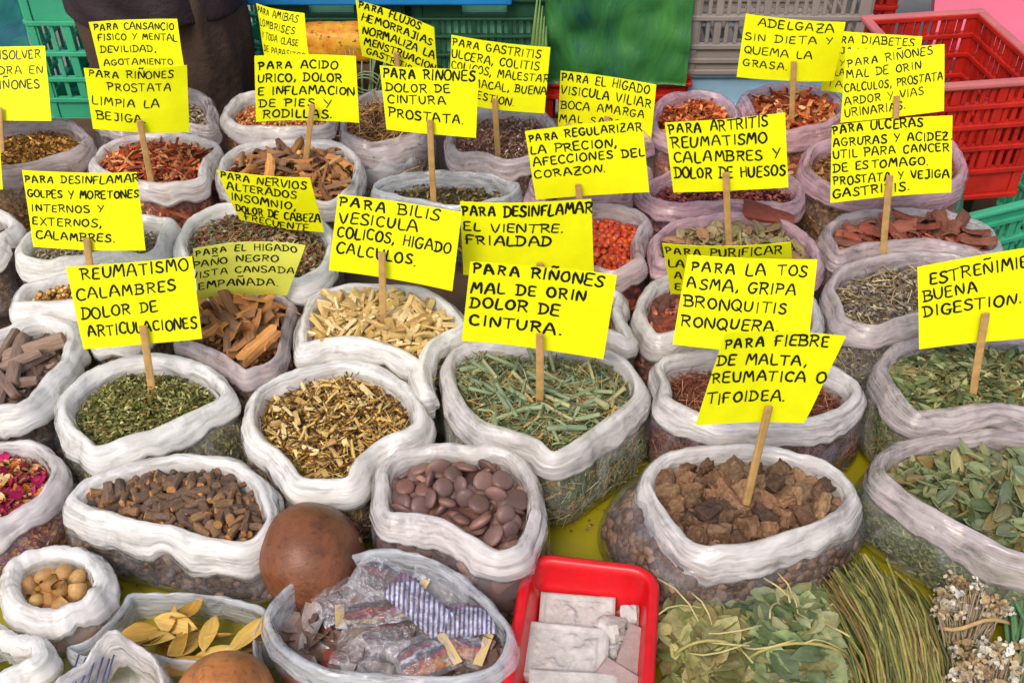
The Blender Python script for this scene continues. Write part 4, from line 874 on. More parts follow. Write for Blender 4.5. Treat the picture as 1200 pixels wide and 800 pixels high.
def ribbon(P, hw, mapf, V, F, zo):
    P = [np.array(p, float) for p in P]
    # round out the stroke
    if len(P) > 2:
        Q = []
        for i in range(len(P) - 1):
            p0 = P[max(i - 1, 0)]; p1 = P[i]; p2 = P[i + 1]; p3 = P[min(i + 2, len(P) - 1)]
            for t in (0, .34, .67): Q.append(.5 * (2 * p1 + (p2 - p0) * t + (2 * p0 - 5 * p1 + 4 * p2 - p3) * t * t + (3 * p1 - p0 - 3 * p2 + p3) * t ** 3))
        P = Q + [P[-1]]
    b = len(V); n = len(P)
    T = [(P[min(i + 1, n - 1)] - P[max(i - 1, 0)]) for i in range(n)]; T = [t / (np.linalg.norm(t) + 1e-9) for t in T]
    # blunt ends
    P[0] = P[0] - T[0] * hw * .6; P[-1] = P[-1] + T[-1] * hw * .6
    for i in range(n):
        m = np.array((-T[i][1], T[i][0])); k = hw * (.72 if i in (0, n - 1) else 1) * random.uniform(.9, 1.1)
        V.append(mapf(P[i] + m * k, zo)); V.append(mapf(P[i] - m * k, zo))
    for i in range(n - 1): F.append((b + 2 * i, b + 2 * i + 1, b + 2 * i + 3, b + 2 * i + 2))
def sign(label, base, zb, corners, lines, stick=None, mat=None, bow=None):
    P0 = at(base[0], base[1], zb)
    cost, N, q = fit_normal(corners, P0)
    TL, TR, BR, BL = q; W = ((TR - TL).length + (BR - BL).length) / 2; H = ((TL - BL).length + (TR - BR).length) / 2
    root = empty('price_card', P0, label, 'sign', 'yellow hand lettered cards'); root.name = 'herb_card'
    ex = ((TR - TL) + (BR - BL)).normalized(); ey = N.cross(ex).normalized()
    bow = random.choice([-1, 1]) * random.uniform(.002, .008) if bow is None else bow; wt = random.uniform(.88, 1.15); sd_ = random.uniform(0, 50)
    def off(p):
        s_ = (p - BL).dot(ex) / W; t_ = (p - BL).dot(ey) / H
        return bow * (1 - (2 * s_ - 1) ** 2) + .0022 * nz(s_ * 2, t_ * 2, sd_) + .004 * (max(0, s_ + t_ - 1.55) - max(0, s_ - t_ - .6)) * math.sin(sd_ * 7)
    nx, ny = 15, 11; V = []
    for side in (0, 1):
        for j in range(ny):
            for i in range(nx):
                u, v = i / (nx - 1), j / (ny - 1)
                p = (BL * (1 - u) + BR * u) * (1 - v) + (TL * (1 - u) + TR * u) * v
                V.append(p + N * (off(p) - .0005 * side))
    n_ = nx * ny; g1 = grid_faces(ny, nx, False); F = [tuple(f) for f in g1] + [tuple(f[::-1] + n_) for f in g1]
    rim = list(range(nx)) + [j * nx + nx - 1 for j in range(1, ny)] + [(ny - 1) * nx + i for i in range(nx - 2, -1, -1)] + [j * nx for j in range(ny - 2, 0, -1)]
    for a, b in zip(rim, rim[1:] + rim[:1]): F.append((a, a + n_, b + n_, b))
    card = obj('card', V, F, mat or CARD_M, root); card.data.set_sharp_from_angle(angle=R(40))
    # lettering
    LV, LF = [], []
    for (text, x0, y0, x1, y1, h) in lines:
        A = on_plane(x0, y0, P0, N); B = on_plane(x1, y1, P0, N)
        upx = Vector((y1 - y0, -(x1 - x0))).normalized() * .65 + Vector((corners[0][0] - corners[3][0], corners[0][1] - corners[3][1])).normalized() * .35; upx.normalize()
        h *= 1.04 if h > 10.9 else .94; C_ = on_plane(x0 + upx.x * h, y0 + upx.y * h, P0, N); up = C_ - A; dv = B - A; hh = up.length
        words = text.split(' '); adv = []; xx = 0.0
        for ch in text:
            if ch == ' ': xx += .62; adv.append(None); continue
            wd = G[ch][0]; adv.append(xx); xx += wd + .24
        tot = xx - .24; first_para = text.startswith('PARA ')
        for ci, ch in enumerate(text):
            if ch == ' ': continue
            small = .86 if (first_para and ci < 4) else 1.0
            a = random.gauss(0, .035) if ch != 'I' else random.gauss(0, .01); k = random.uniform(.92, 1.08) * small; dx, dy = random.gauss(0, .02), random.gauss(0, .035)
            sh = random.gauss(.0, .03) if ch != 'I' else 0.0
            for st in G[ch][1]:
                pts = []
                for (gx, gy) in st:
                    gx += random.gauss(0, .012 if ch != 'I' else .004); gy += random.gauss(0, .014)
                    gx2 = (gx + sh * gy - .3) * k; gy2 = (gy - .5) * k
                    rx = gx2 * math.cos(a) - gy2 * math.sin(a) + .3; ry = gx2 * math.sin(a) + gy2 * math.cos(a) + .5 * small
                    pts.append(((adv[ci] + rx + dx) / tot * dv.length, (ry + dy) * hh))
                ed, eu = dv.normalized(), up.normalized()
                def mp(p2, zo):
                    p = A + ed * float(p2[0]) + eu * float(p2[1]); return p + N * (off(p) + .00035 + zo)
                ribbon(pts, hh * (.097 if not (first_para and ci < 4) else .106) * wt * random.uniform(.88, 1.12), mp, LV, LF, random.uniform(0, .00006))
    if LV: obj('lettering', LV, LF, INK, card, False)
    if stick:
        T_ = on_plane(stick[0], stick[1], P0, N); up_ = (T_ - P0).normalized(); m = MB()
        r_ = .0037; of_ = max(0, off(T_)); a = P0 - up_ * .05 + N * (.006 + of_); b = T_ + N * (.0058 + of_)
        mid = a.lerp(b, .5) + ex * random.uniform(-.001, .001)
        sx = ex * r_ * 1.25; sy = N * r_ * .55; Vv = []
        for p in (a, mid, b):
            for cx_, cy_ in ((-1, -.6), (-.6, -1), (.6, -1), (1, -.6), (1, .6), (.6, 1), (-.6, 1), (-1, .6)): Vv.append(p + sx * cx_ + sy * cy_)
        Ff = [(i * 8 + k, i * 8 + (k + 1) % 8, i * 8 + 8 + (k + 1) % 8, i * 8 + 8 + k) for i in range(2) for k in range(8)] + [tuple(reversed(range(8))), tuple(range(16, 24))]
        obj('stick', Vv, Ff, STICK_M, root, False)
    return root
Z0 = TZ + .105; Z1 = TZ + .125
sign("yellow card reading disolver piedra en riñones, cut by the picture's edge", (4,177), Z1, [(-64,56),(53,54),(60,142),(-54,141)], [("DISOLVER",-9,70,47,68,10),("PIEDRA EN",-24,88,50,86,9.5),("RIÑONES",-10,105,46,103,10.5)], (1,126))
sign("yellow card reading para cansancio fisico y mental, against the dark trousers", (176,135), Z1, [(104,26),(207,23),(219,98),(122,100)], [("PARA CANSANCIO",110,35.5,203,36,8),("FISICO Y MENTAL",115,48,207,48,7.5),("DEVILIDAD,",118,62,181,62,7.5),("AGOTAMIENTO",122,77,202,77,7)], (170,80))
sign("yellow card reading para riñones prostata limpia la bejiga", (178,208), Z1, [(98,80),(219,77),(222,154),(109,151)], [("PARA RIÑONES",104,89,203,90,9),("PROSTATA",127,104,200,105,9),("LIMPIA LA",109,121,186,124,9),("BEJIGA.",114,138,170,141,9.5)], (164,136))
sign("yellow card reading para amibas lombrises, bent back behind the acido urico card", (338,132), Z1, [(300,4),(355,16),(366,92),(314,92)], [("PARA AMIBAS",302,14,350,26,8),("LOMBRISES",305,29,348,40,8),("Y TODA CLASE",308,44,352,54,7.5),("DE PARASITOS",311,59,358,69,7)], (338,80))
sign("yellow card reading para acido urico, dolor e inflamacion de pies y rodillas", (357,194), Z1, [(298,66),(417,66),(421,144),(300,143)], [("PARA ACIDO",303,82,395,82,9.5),("URICO, DOLOR",302,97,400,97,9.5),("E INFLAMACION",303,112,415,112,9.5),("DE PIES Y",304,126,387,127,9),("RODILLAS.",308,139,388,140,9.5)], (366,121))
sign("yellow card reading para flujos hemorrajias normaliza la menstruacion, strongly slanted", (470,140), Z1, [(417,0),(509,32),(513,97),(424,66)], [("PARA FLUJOS",420,8.5,491,35,8.5),("HEMORRAJIAS",423,24,505,54,8.5),("NORMALIZA LA",425,39,508,69,8.5),("MENSTRUACION",427,52,509,84,8),("GASTRITIS",429,63,480,85,7)], (467,60))
sign("yellow card reading para riñones dolor de cintura prostata, in the blue grey sack", (509,222), Z1, [(445,77),(561,82),(558,161),(453,152)], [("PARA RIÑONES",449,90,556,95,11),("DOLOR DE",453,106,527,108,9.5),("CINTURA",455,120,522,122,9.5),("PROSTATA.",456,136,543,145,10.5)], (505,138))
sign("yellow card reading para gastritis ulcera colitis colicos malestar", (585,174), Z1, [(529,41),(645,56),(638,133),(526,120)], [("PARA GASTRITIS",530,53,633,68,9.5),("ULCERA, COLITIS",529,67,631,82,9.5),("COLICOS, MALESTAR",529,80,642,97,9),("ESTOMACAL, BUENA",527,96,640,111,9),("DIGESTION.",540,110,602,123,9)], (581,112))
sign("yellow card reading para el higado visicula viliar boca amarga", (712,158), Z1, [(657,83),(769,100),(763,167),(653,161)], [("PARA EL HIGADO",658,94,760,111,10),("VISICULA VILIAR",657,110,762,126,10),("BOCA AMARGA",657,127,754,139,9.5),("MAL SABOR",656,143,735,152,9)], (712,135))
sign("yellow card reading para regularizar la precion afecciones del corazon", (683,262), Z1, [(615,154),(752,139),(761,226),(628,234)], [("PARA REGULARIZAR",620,167,752,153,9.5),("LA PRECION,",622,181,722,173,9.5),("AFECCIONES DEL",625,195,755,183,9.5),("CORAZON.",627,209,709,202,9)], (678,214))
sign("yellow card reading adelgaza sin dieta y quema la grasa, before the grey crate", (927,138), Z1, [(874,16),(991,26),(977,95),(863,90)], [("ADELGAZA",888,29,976,37,9.5),("SIN DIETA Y",873,46,975,51,8.5),("QUEMA LA",872,61,951,67,8.5),("GRASA.",871,76,922,80,8.5)], (930,68))
sign("yellow card about diabetes, mostly hidden behind two other cards", (1012,132), Z1, [(975,36),(1081,43),(1070,118),(962,106)], [("PARA DIABETES",968,49,1071,54,9),("BAJA LOS NIVELES",970,62,1074,66,7.5),("Y",983,77,989,77,7),("LA",979,88,989,88,7),("TA",970,101,986,102,7)], None)
sign("yellow card reading para riñones mal de orin, calculos, prostata, ardor y vias urinarias", (1046,190), Z1, [(991,58),(1107,52),(1106,130),(985,144)], [("PARA RIÑONES",993,78,1092,63,9.5),("MAL DE ORIN",992,92,1078,80,9.5),("CALCULOS, PROSTATA",990,108,1104,93,9.5),("ARDOR Y VIAS",990,123,1081,110,9),("URINARIAS.",990,137,1060,127,9.5)], (1049,111))
sign("yellow card reading para ulceras agruras y acidez util para cancer de estomago", (1035,286), Z1, [(975,148),(1116,135),(1115,226),(973,238)], [("PARA ULCERAS",976,158,1082,149,10.5),("AGRURAS Y ACIDEZ.",977,173,1115,164,9.5),("UTIL PARA CANCER",977,187,1112,177,9.5),("DE ESTOMAGO.",977,202,1088,194,9.5),("PROSTATA Y VEJIGA",977,217,1112,208,9.5),("GASTRITIS.",977,232,1066,224,10)], (1042,204))
sign("yellow card reading para artritis reumatismo calambres y dolor de huesos", (855,284), Z1, [(779,144),(920,133),(924,219),(789,226)], [("PARA ARTRITIS",784,156,900,147,11),("REUMATISMO",788,173,899,166,11),("CALAMBRES Y",791,190,914,185,11),("DOLOR DE HUESOS",791,208,920,205,11)], (851,199))
sign("yellow card reading para desinflamar golpes y moretones internos y externos", (112,345), Z0, [(26,199),(160,202),(171,293),(39,289)], [("PARA DESINFLAMAR",30,213,162,213,9),("GOLPES Y MORETONES",33,230,162,231,9),("INTERNOS Y",38,247,122,247,8.5),("EXTERNOS,",39,263,119,264,9),("CALAMBRES.",43,278,135,282,9)], (104,275))
sign("yellow card reading para nervios alterados insomnio, leaning into coarse herb", (330,272), Z1, [(253,200),(363,209),(380,272),(281,258)], [("PARA NERVIOS",258,208,359,221,8.5),("ALTERADOS",267,221,348,231,8.5),("INSOMNIO,",272,233,347,244,8.5),("DOLOR DE CABEZA",277,247,375,260,8.5),("FRECUENTE",288,257,362,269,7.5)], None)
sign("faded pale yellow card reading para el higado paño negro vista cansada empañada", (285,362), Z0, [(226,290),(358,287),(337,349),(232,352)], [("PARA EL HIGADO",229,299,348,297,7.5),("PAÑO NEGRO",226,312,326,309,7.5),("VISTA CANSADA",224,325,344,322,7.5),("EMPAÑADA.",233,339,326,338,8)], None, CARD_PALE)
sign("yellow card reading reumatismo calambres dolor de articulaciones, above the fine green herb", (177,445), Z0, [(77,313),(225,301),(237,396),(98,409)], [("REUMATISMO",96,327,220,316,12),("CALAMBRES",91,351,205,339,11.5),("DOLOR DE",97,373,184,363,11.5),("ARTICULACIONES",104,393,230,383,11.5)], (168,379))
sign("yellow card reading para bilis vesicula colicos higado calculos, above pale wood chips", (450,384), Z0, [(396,228),(541,249),(530,341),(385,317)], [("PARA BILIS",397,242,513,259,11.5),("VESICULA",397,261,488,273,11.5),("COLICOS, HIGADO",395,278,527,297,11.5),("CALCULOS.",394,296,486,313,11.5)], (448,293))
sign("yellow card reading para desinflamar el vientre frialdad", (633,350), Z0, [(539,236),(693,234),(696,322),(543,322)], [("PARA DESINFLAMAR",542,251,693,250,11),("EL VIENTRE.",544,268,660,271,9.5),("FRIALDAD",547,284,645,286,10.5)], (633,303))
sign("yellow card reading para riñones mal de orin dolor de cintura, above the horsetail", (632,470), Z0, [(551,307),(723,323),(707,420),(541,399)], [("PARA RIÑONES",554,319,706,337,11.5),("MAL DE ORIN",552,343,685,353,11),("DOLOR DE",551,360,654,371,11),("CINTURA.",551,381,656,394,11)], (633,388))
sign("yellow card reading para purificar la sangre, mostly behind the tos asma card", (850,368), Z0, [(776,285),(927,283),(930,342),(786,344)], [("PARA PURIFICAR",780,296,916,294,8.5),("LA SANGRE",784,311,870,310,8.5),("A",791,325,799,325,8.5),("E",791,338,797,338,7.5)], None)
sign("yellow card reading para la tos, asma, gripa, bronquitis, ronquera", (880,468), Z0, [(806,298),(958,304),(946,416),(788,403)], [("PARA LA TOS",809,316,945,323,11.5),("ASMA, GRIPA",805,336,931,344,11.5),("BRONQUITIS",801,357,920,366,11.5),("RONQUERA.",798,380,911,387,11.5)], (876,395))
sign("yellow card reading para fiebre de malta, reumatica o tifoidea", (872,585), Z0, [(849,390),(991,393),(943,497),(815,498)], [("PARA FIEBRE",848,408,970,407,11.5),("DE MALTA,",840,428,945,430,11),("REUMATICA O",834,449,966,448,11),("TIFOIDEA.",828,473,921,472,11.5)], (898,472))
sign("yellow card reading estreñimiento buena digestion, cut by the picture's edge", (1140,454), Z0, [(1075,313),(1265,281),(1262,392),(1077,409)], [("ESTREÑIMIENTO",1090,333,1250,305,11.5),("BUENA",1083,352,1145,342,11),("DIGESTION.",1083,371,1197,355,11.5)], (1154,364))
sign("sliver of a yellow card cut by the picture's edge, beside the golpes y moretones card", (-30,262), Z1, [(-122,140),(-2,142),(3,222),(-116,226)], [], (-35,190))
# ------------------------------------------------------------------ red tray with clay bars
RED_M = plain('red_plastic', (196, 8, 20), .34, .22, 22, .12, .5)
def rrect(cx, cy, a, b, r, ang, n=6):
    P = []
    for sx, sy, a0 in ((1, 1, 0), (-1, 1, 90), (-1, -1, 180), (1, -1, 270)):
        for k in range(n + 1):
            t = R(a0 + 90 * k / n); P.append((sx * (a - r) + r * math.cos(t), sy * (b - r) + r * math.sin(t)))
    c, s_ = math.cos(ang), math.sin(ang)
    return [(cx + x * c - y * s_, cy + x * s_ + y * c) for x, y in P]
trim = .062
c1 = at(625, 648, TZ + trim); c2 = at(764, 664, TZ + trim); c3 = at(781, 800, TZ + trim)
ang = math.atan2(c2.y - c1.y, c2.x - c1.x); tw_ = (c2 - c1).length + .022; tl_ = .235
ux = Vector((math.cos(ang), math.sin(ang), 0)); uy = Vector((-math.sin(ang), math.cos(ang), 0))
tc_ = (c1 + c2) / 2 - uy * (tl_ / 2 - .002)
tray = empty('red_tray', (tc_.x, tc_.y, TZ), "shiny red plastic tray holding pale clay bars, beside the brown seed sack", 'tray')
prof = [(.000, .004), (.006, .002), (.012, .050), (.0135, .056), (.0165, .0565), (.017, .062), (.013, .0655), (.008, .0660), (.005, .0635), (.003, .056), (-.006, .007), (-.014, .005)]
V = []; n_ = 0
for o_, z in prof:
    P = rrect(tc_.x, tc_.y, tw_ / 2 - .018 + o_, tl_ / 2 - .018 + o_, .016 + o_, ang); n_ = len(P)
    V += [(x, y, TZ + z) for x, y in P]
F = [(i * n_ + k, i * n_ + (k + 1) % n_, (i + 1) * n_ + (k + 1) % n_, (i + 1) * n_ + k) for i in range(1, len(prof) - 1) for k in range(n_)]
F.append(tuple(range((len(prof) - 1) * n_, len(prof) * n_))); F.append(tuple(reversed(range(n_, 2 * n_))))
ob = obj('tray_shell', V, F, RED_M, tray)
CLAY = plain('clay_bar', (178, 172, 166), .88, .2, 60, .5, .15)
CLAYP = plain('clay_pinkish', (156, 136, 131), .85, .12, 60, .5, .15)
def bar(px, py, z, L, W, T, ang_, tiltx, label, relief=True, mat=None):
    p = at(px, py, z); nx, ny = 64, 46; V = []; sd_ = random.uniform(0, 50)
    M = Matrix.Translation(p) @ Matrix.Rotation(ang_, 4, 'Z') @ Matrix.Rotation(tiltx, 4, 'X')
    for j in range(ny):
        for i in range(nx):
            u, v = i / (nx - 1), j / (ny - 1); x, y = (u - .5) * L, (v - .5) * W
            d = min(u * L, (1 - u) * L, v * W, (1 - v) * W); z_ = T / 2
            z_ += .0012 * nz(x * 40, y * 40, sd_)
            if d < .0015: z_ -= .002
            elif relief and d > .0060:
                q = max(abs(x) / (L * .36), abs(y) / (W * .34)); z_ -= .0028
                if q < 1: z_ += .0060 * max(0, nz(x * 75, y * 75, sd_) + .35 * nz(x * 200, y * 200, sd_))
            V.append((x, y, z_ + .0005 * nz(x * 90, y * 90, sd_)))
    n_ = nx * ny; rim = list(range(nx)) + [j * nx + nx - 1 for j in range(1, ny)] + [(ny - 1) * nx + i for i in range(nx - 2, -1, -1)] + [j * nx for j in range(ny - 2, 0, -1)]
    F = [tuple(f) for f in grid_faces(ny, nx, False)]; b = len(V)
    for i in rim: V.append((V[i][0] * .985, V[i][1] * .985, -T / 2))
    m = len(rim)
    for k in range(m): F.append((rim[k], b + k, b + (k + 1) % m, rim[(k + 1) % m]))
    F.append(tuple(reversed(range(b, b + m))))
    o = obj('clay_bar', [M @ Vector(v) for v in V], F, mat or CLAY, None, True, p); tag(o, label, 'clay bar'); return o
bar(662, 770, TZ + .022, .092, .068, .026, ang + .02, .04, "largest pale clay bar with a worn relief, flat in the middle of the red tray")
bar(676, 724, TZ + .016, .084, .048, .024, ang + .05, .18, "pale clay bar with cracked face nearest the far wall of the red tray", True)
bar(672, 822, TZ + .030, .094, .060, .024, ang + .08, .05, "pale clay bar at the picture's bottom edge in the red tray", False)
bar(742, 772, TZ + .026, .066, .034, .028, ang + 1.35, .2, "pinkish narrow clay bar standing along the side of the red tray", False, CLAYP)
bar(732, 810, TZ + .032, .07, .04, .02, ang - .5, .1, "pinkish tilted clay bar at the bottom corner of the red tray", False, CLAYP)
bar(705, 770, TZ + .014, .06, .04, .018, ang + .4, .0, "greyish clay bar lying low between the others in the red tray", False, CLAYP)
for px, py, z, k, lb in ((716, 735, .03, .026, "lumpy grey piece of clay beside the largest bar in the red tray"), (738, 722, .03, .020, "small pointed chip of clay by the red tray's far wall"), (716, 760, .022, .018, "small dark crumb of clay between two bars in the red tray")):
    p = at(px, py, TZ + z); o = link('clay_lump', m_rock(k * 1.2, k, k * .8, CLAY, .25), None, None, p); o.rotation_euler = (.3, .4, px * .1); tag(o, lb, 'clay lump')

# ------------------------------------------------------------------ gourds
def gourd(px, py, r, sq, c, label, dark, tilt):
    p = at(px, py, TZ + r * sq * .96); t = NT('gourd_skin'); v = t.coords(); n1 = t.noise(9, 6, .7, v, .6); n2 = t.noise(160, 4, .7, v)
    rr = t.ramp(n1.outputs[0], [(.3, lin(dark)), (.52, lin(c)), (.75, tuple(min(1, x * 1.25) for x in lin(c)))])
    sp = t.ramp(n2.outputs[0], [(.36, (.55, .5, .45)), (.46, (1, 1, 1))]); n3 = t.noise(26, 6, .8, t.coords((1.6, 1, 1)), .4); sc_ = t.ramp(n3.outputs[0], [(.35, (.6, .55, .5)), (.6, (1.15, 1.1, 1.05))]); cc = t.mix(rr.outputs[0], sp.outputs[0], .7, 'MULTIPLY'); cc = t.mix(cc, sc_.outputs[0], .8, 'MULTIPLY'); rg = t.ramp(n3.outputs[0], [(.3, (.28,) * 3), (.65, (.55,) * 3)])
    m = t.done(t.bsdf(cc, rg.outputs[0], t.bump(n3.outputs[0], .35, .004), .45))
    V = []; n, k_ = 40, 26
    for i in range(k_):
        ph = math.pi * (i + .01) / (k_ - .98)
        for k in range(n):
            a = 6.283 * k / n; w_ = 1 + .012 * nz(math.cos(a) * 4, math.sin(a) * 4, math.cos(ph) * 4 + px) + .045 * nz(math.cos(a) * 1.2, math.sin(a) * 1.2, math.cos(ph) * 1.2 + px) + .012 * math.sin(5 * a + 1)
            V.append((r * math.sin(ph) * math.cos(a) * w_, r * math.sin(ph) * math.sin(a) * w_, r * sq * math.cos(ph)))
    root = empty('gourd', p, label, 'gourd'); me = npmesh('rind', np.array(V), grid_faces(k_, n)); o = link('rind', me, m, root); o.rotation_euler = tilt
    b = MB(); Mx = o.rotation_euler.to_matrix().to_4x4(); a = Mx @ Vector((0, 0, r * sq * .985)); d = (Mx @ Vector((0, 0, 1)))
    b.tube([p + a - d * .003, p + a + d * .003], [.006, .0035], 9); b.build('stem_scar', plain('gourd_scar', (88, 60, 38), .8), root, True)
    return root
gourd(367, 655, .065, .90, (112, 66, 38), "big round dark brown gourd between the root chunk and round seed sacks", (70, 42, 26), (.2, 1.2, .4))
gourd(263, 826, .056, .92, (172, 110, 54), "smaller orange brown gourd at the picture's bottom edge beside the yellow leaves", (138, 84, 40), (-.3, -1.1, .2))

# ------------------------------------------------------------------ sachets
def sachet_mat(name, stops, stripes=None, alpha=.9):
    t = NT(name); tc = t.n("ShaderNodeTexCoord"); sp = t.n("ShaderNodeSeparateXYZ"); t.l(tc.outputs["Generated"], sp.inputs[0])
    vd = t.coords(); nd = t.noise(38, 3, .6, vd, 1.0); ad = t.n("ShaderNodeMath", operation='MULTIPLY_ADD'); t.l(nd.outputs[0], ad.inputs[0]); ad.inputs[1].default_value = .55 if not stripes else .08; am = t.n("ShaderNodeMath", operation='ADD'); t.l(sp.outputs[1], am.inputs[0]); am.inputs[1].default_value = -.27 if not stripes else -.04; t.l(am.outputs[0], ad.inputs[2])
    r = t.ramp(ad.outputs[0], [(p, lin(c)) for p, c in stops], 'CONSTANT'); c = r.outputs[0]
    v = t.coords(); n1 = t.noise(70, 5, .7, v, 1.0)
    if stripes:
        w_ = t.n("ShaderNodeMath", operation='MULTIPLY'); t.l(sp.outputs[0], w_.inputs[0]); w_.inputs[1].default_value = stripes[0]
        f = t.n("ShaderNodeMath", operation='FRACT'); t.l(w_.outputs[0], f.inputs[0]); q = t.ramp(f.outputs[0], [(0, (0, 0, 0)), (.5, (1, 1, 1))], 'CONSTANT')
        c = t.mix(c, rgba(stripes[1]), q.outputs[0])
    bl = t.ramp(n1.outputs[0], [(.38, (.30, .25, .25)), (.6, (1, 1, 1))]); c = t.mix(c, bl.outputs[0], .8, 'MULTIPLY')
    p = t.bsdf(c, .18, t.bump(n1.outputs[0], .9, .006), .6); tr = t.n("ShaderNodeBsdfTransparent"); m = t.n("ShaderNodeMixShader"); fa = t.ramp(n1.outputs[0], [(.42, (alpha - .3,) * 3), (.58, (alpha,) * 3)]); t.l(fa.outputs[0], m.inputs[0])
    t.l(tr.outputs[0], m.inputs[1]); t.l(p.outputs[0], m.inputs[2]); return t.done(m)
SM = {'red': sachet_mat('sachet_red', [(0, (206,176,130)), (.1, (150,110,104)), (.26, (186,40,36)), (.46, (206,96,44)), (.52, (96,52,50)), (.8, (130,96,104))]),
      'dark': sachet_mat('sachet_dark', [(0, (150,140,140)), (.12, (84,58,60)), (.5, (110,50,50)), (.7, (70,56,66)), (.9, (190,200,196))]),
      'stripe': sachet_mat('sachet_striped', [(0, (206,200,210)), (.8, (176,120,140))], (15, (104,106,146))),
      'multi': sachet_mat('sachet_multi', [(0, (206,120,60)), (.15, (196,130,44)), (.3, (180,60,44)), (.42, (120,60,60)), (.52, (70,84,130)), (.6, (190,190,196)), (.7, (130,50,56)), (.85, (90,70,80))]),
      'clear': sachet_mat('sachet_clear', [(0, (206,210,206)), (.15, (170,176,172)), (.85, (210,206,200))], None, .5)}
tf = NT('sachet_clear_film'); vf = tf.coords(); nf = tf.noise(60, 4, .6, vf, 1.5); nrf = tf.bump(nf.outputs[0], .8, .008); pf_ = tf.bsdf(rgba((226, 224, 228)), .15, nrf, .6); trf = tf.n('ShaderNodeBsdfTransparent'); mf = tf.n('ShaderNodeMixShader'); ff = tf.ramp(nf.outputs[0], [(.42, (.06,) * 3), (.55, (.14,) * 3), (.68, (.45,) * 3)]); tf.l(ff.outputs[0], mf.inputs[0]); tf.l(trf.outputs[0], mf.inputs[1]); tf.l(pf_.outputs[0], mf.inputs[2]); gf = tf.n('ShaderNodeBsdfGlossy'); gf.inputs['Roughness'].default_value = .08; tf.l(nrf, gf.inputs['Normal']); frf = film_fresnel(tf, 1.5, nrf); m3f = tf.n('ShaderNodeMixShader'); tf.l(frf.outputs[0], m3f.inputs[0]); tf.l(mf.outputs[0], m3f.inputs[1]); tf.l(gf.outputs[0], m3f.inputs[2]); FLM = tf.done(m3f)
SEAL = plain('seal_strip', (200, 172, 116), .3, .1, 40, .2)
def sachet(px, py, z, L, W, yaw, pitch, roll, k, label):
    p = at(px, py, z); root = empty('sachet', p, label, 'sachet', 'clear sachets in the crumpled sack'); nx, ny = 14, 11; V = []; sd_ = random.uniform(0, 60)
    M = Matrix.Rotation(yaw, 4, 'Z') @ Matrix.Rotation(pitch, 4, 'Y') @ Matrix.Rotation(roll, 4, 'X')
    for sgn in (1, -1):
        for j in range(ny):
            for i in range(nx):
                u, v = i / (nx - 1), j / (ny - 1); f = (math.sin(math.pi * u) * math.sin(math.pi * v)) ** .6
                V.append((L * (u - .5) + .001 * nz(u * 9, v * 9, sd_), W * (v - .5) + .001 * nz(u * 9, v * 9, sd_ + 4), sgn * .0065 * f * (1 + .6 * nz(u * 5, v * 5, sd_ + sgn)) + .004 * nz(u * 3, v * 3, sd_)))
    g = grid_faces(ny, nx, False); F = [tuple(x) for x in g] + [tuple(x[::-1] + nx * ny) for x in g]
    V = [Vector((v[0] * 1.12, v[1] * 1.15, v[2] * 1.25)) for v in V]; obj('wrapper', [p + (M @ Vector(v)) for v in V], F, SM['stripe'] if k == 'stripe' else FLM, root)
    if k not in ('stripe', 'clear'):
        me = m_rock(L * .92, W * .86, .0075, SM[k], .22, 6, 'content'); me.polygons.foreach_set("use_smooth", [True] * len(me.polygons)); o = link('content', me, None, root); o.rotation_euler = (roll, pitch, yaw)
    m = MB()
    if k in ('red', 'multi', 'dark'): s_ = -1 if k == 'red' else 1; m.box((s_ * L / 2 - .005, -W / 2, .0008), (s_ * L / 2 + .005, W / 2, .0018), Matrix.Translation(p) @ M)
    if m.v: m.build('seal_strip', SEAL, root, bevel=.0008)
    return root
zp = TZ + .072
sachet(440, 716, zp, .075, .042, .18, .0, -.35, 'red', "long red and orange sachet lying foremost across the crumpled sack")
sachet(472, 738, zp - .012, .085, .040, .05, .05, .1, 'dark', "brown sachet under the long red and orange one")
sachet(455, 682, zp + .002, .072, .040, -.45, .1, .3, 'dark', "dark sachet with a silvery top seal at the back of the crumpled sack")
sachet(490, 708, zp + .010, .070, .030, -.75, .1, .2, 'stripe', "blue and white striped sachet slanting steeply in the crumpled sack")
sachet(543, 727, zp, .060, .034, .1, .0, .0, 'stripe', "blue and white striped sachet lying level beside the steep one")
sachet(497, 770, zp + .002, .056, .044, .55, .1, .1, 'multi', "multicoloured sachet with a yellow seal nearest the rim of the crumpled sack")
sachet(540, 752, zp - .006, .05, .04, -.3, .1, .0, 'multi', "multicoloured sachet half under the level striped one")
sachet(405, 700, zp - .004, .06, .04, .5, -.1, .2, 'clear', "empty clear sachet at the side of the crumpled sack by the brown gourd")
sachet(515, 690, zp - .006, .06, .04, -.2, .1, .2, 'clear', "empty clear sachet at the back of the crumpled sack near the seed sack")
sachet(430, 760, zp - .010, .06, .045, -.2, .0, .0, 'clear', "empty clear sachet in front of the long red and orange one")
p = at(108, 792, TZ + .055); m = MB()
for k in range(7): a = k * .25; m.tube([p + Vector((-.02 + .006 * k, -.018, .004 * math.sin(k))), p + Vector((-.016 + .006 * k, .018, .008 + .004 * math.cos(k * 2)))], .0010, 6)
b_ = m.build('twist_ties', plain('blue_ties', (70, 76, 118), .35, .3, 90), None, True, p); tag(b_, "small tangle of blue wire ties inside the white peaked sack", 'wire ties')

